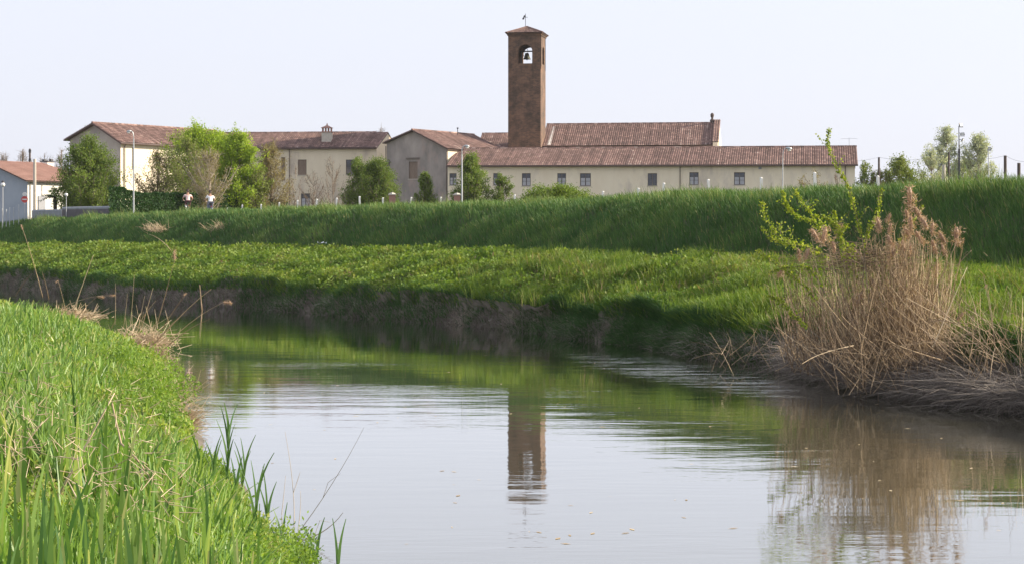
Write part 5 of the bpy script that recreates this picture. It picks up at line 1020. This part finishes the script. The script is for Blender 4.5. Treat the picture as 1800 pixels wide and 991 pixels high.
for px, yt, lab in [(689.5, 343.5, 'small brick gate pillar at the foot of the wide conical hornbeam'), (803.5, 344, 'small brick gate pillar beside the street lamp')]:
    D = 160; X = (px - CX) * D / F; z0 = gz(X, D) - .2; zt_ = H + (HY - yt) * D / F; t = thing('gate_pillar', lab, 'pillar', (X, D, z0), 'brick gate pillars'); m = MB(); m.box((X, D, (z0 + zt_) / 2), (.5, .5, zt_ - z0), .1); m.build('shaft', M['tile_new'], t); m = MB(); m.box((X, D, zt_ + .04), (.64, .64, .08), .1); m.lathe((X, D, zt_ + .08), [(.32, 0), (.2, .08), (.03, .14)], 4); m.build('cap', M['stone'], t)
# litter scraps at the foot of the dike
for px, py, D, s, lab in [(481, 426, 108, .16, 'crumpled pale plastic scrap at the foot of the dike, left one'), (566, 428, 100, .22, 'long pale plastic scrap at the foot of the dike, right one')]:
    c = P(px, py, D); m = MB(); g = 6; pt_ = [[c + np.array([(i / g - .5) * 2 * s, (j / 3 - .5) * s, .06 * rng.random() + .05 * math.sin(i * 1.7 + j)]) for j in range(4)] for i in range(g + 1)]
    for i in range(g):
        for j in range(3): m.face([pt_[i][j], pt_[i + 1][j], pt_[i + 1][j + 1], pt_[i][j + 1]])
    tag(m.build('plastic_scrap', M['litter'], None, org=c), lab, 'litter', 'litter at the foot of the dike')
# dead tufts on the slope
for px, py, D, n, lab in [(276, 405, 122, 160, 'pale dead grass tuft high on the dike slope, left of the other'), (390, 404, 116, 90, 'dead stick tuft on the dike slope below the cyclists')]:
    c = P(px, py, D); q = c + rng.normal(0, 1, (n, 3)) * [.35, .35, .08]; d = np.c_[rng.normal(-.3, .6, n), rng.normal(0, .4, n), rn(n, .1, .9)]; r = np.full(n, .012); tag(npmesh('dead_tuft', *tube_geo(q, q + d * rn(n, .3, .7)[:, None], r, r * .4, rng.random(n)), M['straw'], org=c), lab, 'dead grass', 'dead tufts on the dike slope')
dry_stalk(P(300, 440, 100), P(262, 412, 100), .02, 'dead bent stick on the berm behind the fluffy plume reed', None, .08, 'dead_stick', 'stick')
dry_stalk(P(402, 412, 115), P(378, 392, 115), .02, 'dead stick poking up left from the slope below the cyclists', None, .05, 'dead_stick', 'stick')

# ------------------------------------------------------------------ the big dry reed clump on the right bank
D0 = 37.5; base = P(1560, 680, D0); rc = thing('reed_clump', 'large clump of dry brown reeds with plumes on the right bank', 'reeds', base)
def stems(n, x0, x1, y0, y1, tx, ty, D, rad, k=5, tm=(0, 1), spread=1.0):
    gs = []; a = np.stack([P(x, y, d) for x, y, d in zip(rn(n, x0, x1), rn(n, y0, y1), rn(n, D[0], D[1]))]); f = rng.random(n); bx = np.array([CX + q[0] / q[1] * F for q in a])
    tipx = bx + rn(n, *tx) * spread; tipy = rn(n, *ty); b = np.stack([P(x, y, d) for x, y, d in zip(tipx, tipy, a[:, 1] + rng.normal(0, .5, n))]); bend = (b - a) * np.array([.12, 0, 0]) + np.c_[rng.normal(0, .05, n), rng.normal(0, .05, n), rn(n, 0, .12)]; prev = a; r = np.full(n, rad) * rn(n, .45, 1.7); tt_ = rn(n, *tm)
    for i in range(1, k + 1):
        s = i / k; q = a * (1 - s) + b * s + bend * 4 * s * (1 - s); gs.append(tube_geo(prev, q, r * (1 - .55 * (s - 1 / k)), r * (1 - .55 * s), tt_)); prev = q
    return merge(gs)
S_ = [stems(700, 1490, 1668, 600, 690, (-70, 30), (450, 590), (36.8, 40), .0065, tm=(.2, 1)), stems(300, 1390, 1560, 600, 665, (-70, 60), (450, 600), (38, 41), .006, tm=(.1, .8)),
      stems(240, 1460, 1700, 620, 698, (-90, 60), (520, 620), (35.3, 37.5), .0055, tm=(.1, .8)), stems(190, 1560, 1660, 560, 640, (-50, 40), (405, 490), (37, 39), .006, tm=(.3, 1)), stems(110, 1370, 1500, 560, 640, (-30, 30), (440, 540), (39, 41), .005),
      stems(80, 1430, 1690, 590, 660, (-130, 130), (470, 600), (35.5, 38), .005, tm=(.2, .9)), stems(60, 1500, 1800, 600, 690, (-200, -20), (500, 640), (35, 38), .006, tm=(.3, 1))]
V, Q, T = merge(S_); st = npmesh('stems', V, Q, T, M['reed_straw'], rc); tag(st, kind='stuff')
nl = 9500; c = np.stack([P(x, y, d) for x, y, d in zip(rng.normal(1580, 50, nl), rng.normal(575, 60, nl), rn(nl, 36.3, 39.5))]); kz = c[:, 2] > .3; c = c[kz]; nl = len(c)
V, Q, T = blade_geo(c, rn(nl, .1, .4), rn(nl, .006, .015), np.c_[rng.normal(-.1, .8, nl), rng.normal(0, .8, nl)], rn(nl, 0, 3.14), rn(nl, 0, .85), 3, .7, .5); lv = npmesh('dead_leaves', V, Q, T, M['reed_straw'], rc); tag(lv, kind='stuff')
nl = 1100; c = np.stack([P(x, y, d) for x, y, d in zip(rng.normal(1520, 50, nl), rng.normal(458, 13, nl), rn(nl, 37.2, 39.5))]); d = np.c_[rng.normal(0, 1, nl), rng.normal(0, .8, nl), rng.normal(0, .3, nl)]; r = np.full(nl, .0045)
tag(npmesh('tangled_stems', *tube_geo(c, c + d * .22, r, r * .6, rn(nl, 0, .7)), M['reed_straw'], rc), kind='stuff')
PL_ = [(1598, 350, 1.5), (1608, 383, 1.1), (1600, 400, 1.2), (1610, 424, 1), (1589, 416, 1), (1640, 408, 1), (1650, 425, 1), (1637, 440, 1), (1681, 419, 1.3), (1542, 402, 1), (1567, 408, .8), (1564, 390, .6), (1586, 440, 1), (1572, 447, 1), (1426, 421, 1), (1452, 419, 1.2), (1477, 411, 1), (1403, 454, .8), (1422, 454, .9), (1648, 479, .9), (1655, 446, .8), (1534, 506, .8), (1515, 530, 1.1), (1560, 430, .9), (1600, 445, .9), (1619, 400, 1.), (1592, 385, .9), (1376, 485, .8), (1463, 440, .9)]
for px, py, k in PL_:
    D = rng.uniform(36.8, 38.5); tip = P(px, py - 8 * k, D); foot = P(px + rng.uniform(-25, 15) - (px - 1570) * .35, rng.uniform(560, 620), D + rng.uniform(-.3, .6)); m = MB(); m.tube(stalk_pts(foot, tip, .03), np.linspace(.008, .004, 6), 5, .7); s_ = m.build('plume_stem', M['reed_straw'], rc)
    npmesh('plume', *plume_geo(tip + np.array([0, 0, .1]), .26 * k, .2 * k, (rng.uniform(-.4, .6), 0, -.9)), M['plume'], s_)
tag(rc, cat='reeds')
# root mat overhanging the water under the clump
n = 9000; x = rn(n, 1380, 1840); y = np.interp(x, [1380, 1500, 1650, 1800, 1840], [643, 672, 696, 713, 718]) + rng.normal(-14, 13, n); D = np.interp(x, [1380, 1500, 1650, 1800, 1840], [43.0, 38.6, 35.2, 33.0, 32.6]) + rn(n, -.2, .9); c = np.stack([P(a, b, d) for a, b, d in zip(x, y, D)]); k = c[:, 2] > .03; c = c[k]; n = len(c)
d = np.c_[rng.normal(-.35, .8, n), rng.normal(0, .7, n), rng.normal(0, .4, n)]; L_ = rn(n, .12, .5) * (1 + (rng.random(n) < .08)); e = c + d * L_[:, None]; e[:, 2] = np.maximum(e[:, 2], -.02); mid = (c + e) / 2 + [0, 0, .05]; r = np.full(n, .0045) * rn(n, .6, 1.5); tn = rn(n, 0, .75)
stuff('root_mat', [tube_geo(c, mid, r, r * .8, tn), tube_geo(mid, e, r * .8, r * .4, tn)], M['dead_grass'], 'tangled grey brown roots and dead stems hanging over the water on the right', 'dead grass')
gs = [stems(90, 1690, 1830, 600, 700, (-70, 50), (500, 640), (33.8, 36), .005, tm=(.2, 1)), stems(60, 1680, 1830, 560, 680, (-110, -10), (540, 640), (34, 37), .005, tm=(.1, .8)), stems(50, 1250, 1420, 620, 660, (-60, 60), (560, 630), (40, 46), .005, tm=(.2, 1))]
stuff('dry_stems', gs, M['reed_straw'], 'loose thin dry stems scattered along the bank beside the reed clump', 'dead grass')
# single leaning dry stalks at the right
SR = [((1800, 640), (1652, 492), 'long dry stalk leaning left out of the right edge, upper one', 0), ((1815, 690), (1650, 560), 'dry stalk leaning left low in the right corner of the bank', 0), ((1752, 640), (1735, 500), 'upright dry stalk with pale tip right of the clump', .1), ((1756, 665), (1729, 485), 'tall bare dry stalk right of the clump', 0), ((1796, 620), (1780, 555), 'short dry stalk close to the right edge', 0), ((1775, 690), (1700, 610), 'low dry stalk leaning left below the nodding plume', 0), ((1745, 600), (1695, 548), 'dry stalk with a brown nodding plume right of the clump', .22), ((1640, 610), (1700, 470), 'thin dry stalk with pale side leaves leaning right of the clump', 0), ((1680, 470), (1708, 440), 'short broken pale stem high right of the clump', 0), ((1610, 600), (1682, 425), 'tall pale stalk under the rightmost plume of the clump', 0)]
for a, b, lab, pl in SR: dry_stalk(P(*a, 35.2 if a[1] > 600 else 37), P(*b, 35.6 if a[1] > 600 else 37), .0085, lab, pl or None, .03, group='dry stalks right of the reed clump', pd=(-.5, 0, -.5))
# leafy shoots growing through the clump
canes = [[(1530, 560), (1518, 438), (1507, 389), (1491, 329), (1469, 291), (1455, 253), (1458, 229)], [(1500, 560), (1447, 449), (1382, 427), (1349, 389), (1338, 354)], [(1490, 540), (1442, 405), (1403, 383), (1382, 362), (1376, 338)], [(1495, 520), (1452, 405), (1417, 367), (1398, 335)], [(1500, 530), (1480, 432), (1469, 394), (1466, 372)], [(1490, 500), (1470, 405), (1445, 380)], [(1515, 520), (1523, 416), (1540, 383), (1550, 332)], [(1490, 560), (1425, 440), (1365, 425), (1340, 400)], [(1480, 580), (1410, 500), (1370, 470), (1332, 440)], [(1530, 500), (1583, 430), (1600, 395), (1622, 362)], [(1450, 600), (1400, 560), (1372, 530), (1352, 520)], [(1470, 560), (1430, 480), (1390, 470), (1350, 480)], [(1500, 540), (1500, 450), (1476, 420), (1490, 395)]]
rcl = thing('leafy_shrub', 'yellow green leafy shoots rising out of the dry reed clump', 'shrub', P(1510, 620, 38))
for ci, cn_ in enumerate(canes):
    pts = []; cc = [P(x, y, 37.2 + .25 * (ci % 5)) for x, y in cn_]
    for i in range(len(cc) - 1):
        p0 = cc[max(i - 1, 0)]; p1 = cc[i]; p2 = cc[i + 1]; p3_ = cc[min(i + 2, len(cc) - 1)]
        for s in np.linspace(0, 1, 6)[:-1]: pts.append(.5 * ((2 * p1) + (p2 - p0) * s + (2 * p0 - 5 * p1 + 4 * p2 - p3_) * s * s + (-p0 + 3 * p1 - 3 * p2 + p3_) * s ** 3))
    pts.append(cc[-1]); m = MB(); m.tube(pts, np.linspace(.009, .0025, len(pts)), 5); tw = []
    for k in range(2 + 2 * (len(cn_) > 4)):
        i_ = random.randint(len(pts) // 3, len(pts) - 4); q0 = np.array(pts[i_]); dr = np.array([random.uniform(-1, 1), random.uniform(-.5, .5), random.uniform(.3, 1.2)]); dr /= np.linalg.norm(dr); L_ = random.uniform(.15, .4); q1 = q0 + dr * L_ * .5; q2 = q1 + (dr + [0, 0, .4]) * L_ * .5; m.tube([q0, q1, q2], [.004, .003, .0015], 4); tw += [q0 * (1 - s) + q2 * s for s in np.linspace(.2, 1, 14)]
    cn = m.build('cane', M['twig'], rcl, smooth=True); pts = np.array(pts); n = 95 * len(cn_); f = rng.uniform(.22, 1, n) * (len(pts) - 1); i0 = f.astype(int); i0 = np.minimum(i0, len(pts) - 2); fr_ = (f - i0)[:, None]; c = pts[i0] * (1 - fr_) + pts[i0 + 1] * fr_
    keep = rng.random(n) < .8; c = c[keep]; f = f[keep]; c = np.concatenate([c, np.array(tw)]); n = len(c); f = np.r_[f, np.full(len(tw), f.max() * .8)]; c = c + rng.normal(0, .022 + .015 * (ci in (1, 7, 12)), (n, 3)) * (1.25 - .6 * f / f.max())[:, None]; V, Q, T = leaf_geo(c, rn(n, .03, .075) * (1.15 - .45 * f / f.max()), rng.random(n), .75, .3); npmesh('leaves', V, Q, T, M['cane_leaf'], cn)

# ------------------------------------------------------------------ two cyclists
def skinned(name, J, E, mat, parent, sub=2, root=0):
    """one continuous surface grown over a skeleton: J = {key: (pos, radius)}"""
    keys = list(J); me = bpy.data.meshes.new(name + '_skeleton'); o0 = ORG[parent.name] if parent is not None else np.zeros(3)
    me.from_pydata([tuple(np.array(J[k][0], float)) for k in keys], [(keys.index(a), keys.index(b)) for a, b in E], []); o = bpy.data.objects.new('tmp', me); COL.objects.link(o); o.modifiers.new('s', 'SKIN'); sv = me.skin_vertices[0].data
    for i, k in enumerate(keys): rr = J[k][1]; sv[i].radius = (rr, rr) if np.isscalar(rr) else rr; sv[i].use_root = (i == root)
    ms = o.modifiers.new('u', 'SUBSURF'); ms.levels = sub; ms.render_levels = sub; dg = bpy.context.evaluated_depsgraph_get(); dg.update(); nm = bpy.data.meshes.new_from_object(o.evaluated_get(dg)); bpy.data.objects.remove(o); nm.name = name; nm.materials.clear()
    return nm
def cyclist(px, D, heading, label, blabel, shirt, legs, sock, bike, bag):
    X = (px - CX) * D / F; z0 = gz(X, D) + .03; ct, st = math.cos(heading), math.sin(heading)
    def L(x, y, z): return (x * ct - y * st, x * st + y * ct, z)       # x right, y forward, z up (heading: rotation about z)
    bk = thing('bicycle', blabel, 'bicycle', (X, D, z0), 'bicycles on the dike track'); ORG[bk.name] = np.zeros(3)
    def W(m, name, mat, par): return m.build(name, M[mat], par)
    R_ = .34
    for y_ in (-.52, .53):
        ty = MB(); ty.tube([L(0, y_ + R_ * math.cos(a), R_ + R_ * math.sin(a)) for a in np.linspace(0, 2 * math.pi, 25)], .02, 6); wl = MB(); wl.tube([L(0, y_ + (R_ - .03) * math.cos(a), R_ + (R_ - .03) * math.sin(a)) for a in np.linspace(0, 2 * math.pi, 25)], .01, 5)
        for k in range(16): a = k * math.pi / 8; wl.tube([L(.02 * (-1) ** k, y_, R_), L(0, y_ + (R_ - .03) * math.cos(a), R_ + (R_ - .03) * math.sin(a))], .0025, 3)
        wl.tube([L(-.05, y_, R_), L(.05, y_, R_)], .02, 6); rim = W(wl, 'wheel', 'steel', bk); W(ty, 'tyre', 'rubber', rim)
        mg = MB(); mg.tube([L(0, y_ + (R_ + .035) * math.cos(a), R_ + (R_ + .035) * math.sin(a)) for a in np.linspace(.5, 2.7, 12)], .022, 5); W(mg, 'mudguard', bike, bk)
    f = MB(); bb, seat, head, rear, fr_ = (0, -.05, .3), (0, -.2, .78), (0, .38, .82), (0, -.52, R_), (0, .53, R_)
    for a, b in ((bb, seat), (bb, head), ((0, -.19, .72), head), (head, (0, .36, .95))): f.tube([L(*a), L(*b)], .017, 6)
    for s in (-.05, .05): f.tube([L(s, *rear[1:]), L(s * .4, *bb[1:])], .011, 5); f.tube([L(s, *rear[1:]), L(s * .3, -.19, .74)], .01, 5); f.tube([L(s, *fr_[1:]), L(s * .8, .4, .75), L(0, .385, .8)], .012, 5)
    W(f, 'frame', bike, bk); h = MB(); h.tube([L(-.29, .22, 1.03), L(-.24, .32, 1.04), L(-.1, .38, 1.0), L(.1, .38, 1.0), L(.24, .32, 1.04), L(.29, .22, 1.03)], .013, 6); W(h, 'handlebar', 'steel', bk)
    s_ = MB(); s_.tube([L(0, -.34, .86), L(0, -.24, .87), L(0, -.1, .86), L(0, -.02, .85)], [.1, .09, .04, .02], 8); s_.tube([L(0, -.2, .76), L(0, -.21, .85)], .014, 6); W(s_, 'saddle', 'bike_dark', bk)
    c = MB(); c.lathe(L(.06, -.05, .21), [(.001, .09), (.001, .09)], 6); c = MB(); c.tube([L(.045, -.05, .3), L(.055, -.05, .3)], .1, 16); c.tube([L(.07, -.05, .3), L(.09, .05, .17)], .012, 5); c.tube([L(-.07, -.05, .3), L(-.09, -.15, .43)], .012, 5); c.box(L(.13, .05, .165), (.09, .08, .02), heading); c.box(L(-.13, -.15, .435), (.09, .08, .02), heading); W(c, 'crankset', 'dark_metal', bk)
    rk = MB(); rk.tube([L(-.07, -.75, .74), L(.07, -.75, .74), L(.07, -.35, .74), L(-.07, -.35, .74), L(-.07, -.75, .74)], .008, 4); rk.tube([L(.06, -.7, .74), L(.05, -.52, .35)], .007, 4); rk.tube([L(-.06, -.7, .74), L(-.05, -.52, .35)], .007, 4); W(rk, 'rack', 'dark_metal', bk)
    rl = MB(); rl.tube([L(0, -.8, .68), L(0, -.84, .68)], .035, 8); W(rl, 'rear_light', 'red', bk)
    # rider: hands on the grips, seat on the saddle, feet on the pedals
    pe = thing('person', label, 'person', (X, D, z0), 'cyclists on the dike track'); ORG[pe.name] = np.zeros(3)
    J = {'pel': (L(0, -.2, .96), .13), 'abd': (L(0, -.14, 1.1), .125), 'chest': (L(0, -.06, 1.28), (.16, .12)), 'ubk': (L(0, -.01, 1.4), .12), 'neck': (L(0, .02, 1.49), .055), 'hd0': (L(0, .04, 1.56), .075), 'hd1': (L(0, .055, 1.64), .092), 'hd2': (L(0, .04, 1.71), .075), 'nose': (L(0, .15, 1.62), .015)}
    E = [('pel', 'abd'), ('abd', 'chest'), ('chest', 'ubk'), ('ubk', 'neck'), ('neck', 'hd0'), ('hd0', 'hd1'), ('hd1', 'hd2'), ('hd1', 'nose')]
    for s, ft in ((1, (.13, .02, .2)), (-1, (-.13, -.18, .47))):
        k = str(s); J['sh' + k] = (L(s * .19, -.0, 1.38), .065); J['el' + k] = (L(s * .33, .04, 1.18), .042); J['wr' + k] = (L(s * .28, .2, 1.07), .028); J['pa' + k] = (L(s * .27, .26, 1.06), .032)
        kn = (s * .13, .2 if s > 0 else .17, .62 if s > 0 else .88); J['hip' + k] = (L(s * .1, -.18, .92), .1); J['kn' + k] = (L(*kn), .062); J['cf' + k] = (L(kn[0], kn[1] * .6 + ft[1] * .4 - .03, kn[2] * .6 + ft[2] * .4), .055); J['an' + k] = (L(ft[0], ft[1] - .06, ft[2] + .08), .036); J['to' + k] = (L(ft[0], ft[1] + .12, ft[2] + .02), .035); J['he' + k] = (L(ft[0], ft[1] - .1, ft[2] + .03), .035)
        E += [('ubk', 'sh' + k), ('sh' + k, 'el' + k), ('el' + k, 'wr' + k), ('wr' + k, 'pa' + k), ('pel', 'hip' + k), ('hip' + k, 'kn' + k), ('kn' + k, 'cf' + k), ('cf' + k, 'an' + k), ('an' + k, 'to' + k), ('an' + k, 'he' + k)]
        for q in range(4): a = L(s * (.245 + .018 * q), .3, 1.075); b = L(s * (.25 + .018 * q), .315, 1.03); J[f'f{k}{q}'] = (a, .009); J[f'g{k}{q}'] = (b, .008); E += [('pa' + k, f'f{k}{q}'), (f'f{k}{q}', f'g{k}{q}')]
        J['th' + k] = (L(s * .225, .25, 1.03), .01); E += [('pa' + k, 'th' + k)]
    body = skinned('body', J, E, None, pe); link('body', body, M['skin'], pe, smooth=True)
    def sub(keys, inf, extra=()):
        J2 = {k_: (J[k_][0], tuple(np.array(J[k_][1]) + inf) if not np.isscalar(J[k_][1]) else J[k_][1] + inf) for k_ in keys}; return J2, [e for e in E if e[0] in keys and e[1] in keys]
    j2, e2 = sub(['abd', 'chest', 'ubk', 'sh1', 'sh-1', 'el1', 'el-1'], .02)
    for s in ('1', '-1'): a, b = np.array(J['sh' + s][0]), np.array(J['el' + s][0]); j2['el' + s] = (tuple(a * .35 + b * .65), .06)
    j2['hem'] = (L(0, -.2, .99), .155); e2.append(('abd', 'hem')); link('shirt', skinned('shirt', j2, e2, None, pe), M[shirt], pe, smooth=True)
    if legs == 'short_maroon': ks = ['pel', 'hip1', 'hip-1', 'kn1', 'kn-1']
    else: ks = ['pel', 'hip1', 'hip-1', 'kn1', 'kn-1', 'cf1', 'cf-1', 'an1', 'an-1']
    j2, e2 = sub(ks, .018); link('trousers' if len(ks) > 5 else 'shorts', skinned('legwear', j2, e2, None, pe), M[legs], pe, smooth=True)
    for s in ('1', '-1'):
        j2, e2 = sub(['cf' + s, 'an' + s], .008)
        if sock: link('sock', skinned('sock', j2, e2, None, pe), M['sock'], pe, smooth=True)
        j2, e2 = sub(['an' + s, 'to' + s, 'he' + s], .014); j2['an' + s] = (J['an' + s][0], .03); link('shoe', skinned('shoe', j2, e2, None, pe), M['sock' if sock else 'bike_dark'], pe, smooth=True)
    j2 = {'a': (L(0, .0, 1.69), .085), 'b': (L(0, .045, 1.73), .085), 'c': (L(0, -.025, 1.62), .07)}; link('hair', skinned('hair', j2, [('a', 'b'), ('a', 'c')], None, pe), M['hair'], pe, smooth=True)
    for s in (-1, 1):
        e_ = MB(); e_.lathe(L(s * .033, .135, 1.645), [(.006, -.008), (.011, 0), (.006, .008)], 6); e_.build('eye', M['dark_metal'], pe)
    if bag:
        bg_ = thing('bag', 'blue bag hanging on the left side of the second bicycle', 'bag', (X, D, z0)); ORG[bg_.name] = np.zeros(3); m = MB(); m.box(L(-.19, -.55, .56), (.16, .34, .36), heading); m.box(L(-.19, -.55, .75), (.17, .35, .03), heading); m.build('pouch', M['bike_frame'], bg_); m = MB(); m.tube([L(-.19, -.66, .75), L(-.12, -.6, .8), L(-.12, -.5, .8), L(-.19, -.44, .75)], .01, 4); m.build('strap', M['bike_dark'], bg_)
hd = R(14)
cyclist(330, 134.5, hd, 'cyclist seen from behind in a pale pink patterned shirt and dark shorts', 'bicycle under the rider in the pink patterned shirt', 'shirt_pink', 'short_maroon', True, 'bike_dark', False)
cyclist(369.5, 136.5, hd, 'cyclist seen from behind in a plain white shirt and grey blue trousers', 'bicycle with a blue side bag under the rider in white', 'shirt_white', 'trouser_grey', False, 'bike_frame', True)

# specks drifting on the water
n = 130; x = rn(n, 300, 1780); y = rng.uniform(560, 960, n) ** 1.0; D = H * F / (y - HY); ok = np.array([min((FARW_[0] - q[0]) for FARW_ in [(np.interp(q[1], [w_[1] for w_ in FARW], [w_[0] for w_ in FARW]),)]) > .3 for q in zip((x - CX) * D / F, D)]) & np.array([q[0] > np.interp(q[1], [w_[1] for w_ in NEARW], [w_[0] for w_ in NEARW]) + .3 for q in zip((x - CX) * D / F, D)]); x, D = x[ok], D[ok]; n = len(x)
c = np.c_[(x - CX) * D / F, D, np.full(n, .004)]; a = rn(n, 0, 6.28); l = rn(n, .02, .07)[:, None]; u = np.c_[np.cos(a), np.sin(a), 0 * a]; v = np.c_[-np.sin(a), np.cos(a), 0 * a]
V = np.stack([c - u * l, c + v * l * .35, c + u * l, c - v * l * .35], 1).reshape(-1, 3); tag(npmesh('floating_specks', V, (np.arange(n) * 4)[:, None] + np.arange(4)[None], np.repeat(rn(n, .2, 1), 4), M['straw']), 'tiny pale specks of dead leaf drifting on the river', 'debris', kind='stuff')

# ------------------------------------------------------------------ air: a thin even haze round the whole scene
hm, ht = newmat('thin haze'); pv = N(ht, 'ShaderNodeVolumePrincipled'); pv.inputs['Color'].default_value = (.93, .95, 1, 1); pv.inputs['Density'].default_value = HAZE; pv.inputs['Anisotropy'].default_value = .2
ho = ht.nodes.new('ShaderNodeOutputMaterial'); ht.links.new(pv.outputs[0], ho.inputs['Volume'])
m = MB(); x0, x1, y0, y1, zlo, zhi = -3200, 3200, -1500, 4200, -4, 45
m.box(((x0 + x1) / 2, (y0 + y1) / 2, (zlo + zhi) / 2), (x1 - x0, y1 - y0, zhi - zlo)); hz = m.build('haze', hm); tag(hz, 'thin even haze in the air over river, banks and village', 'haze', kind='stuff')
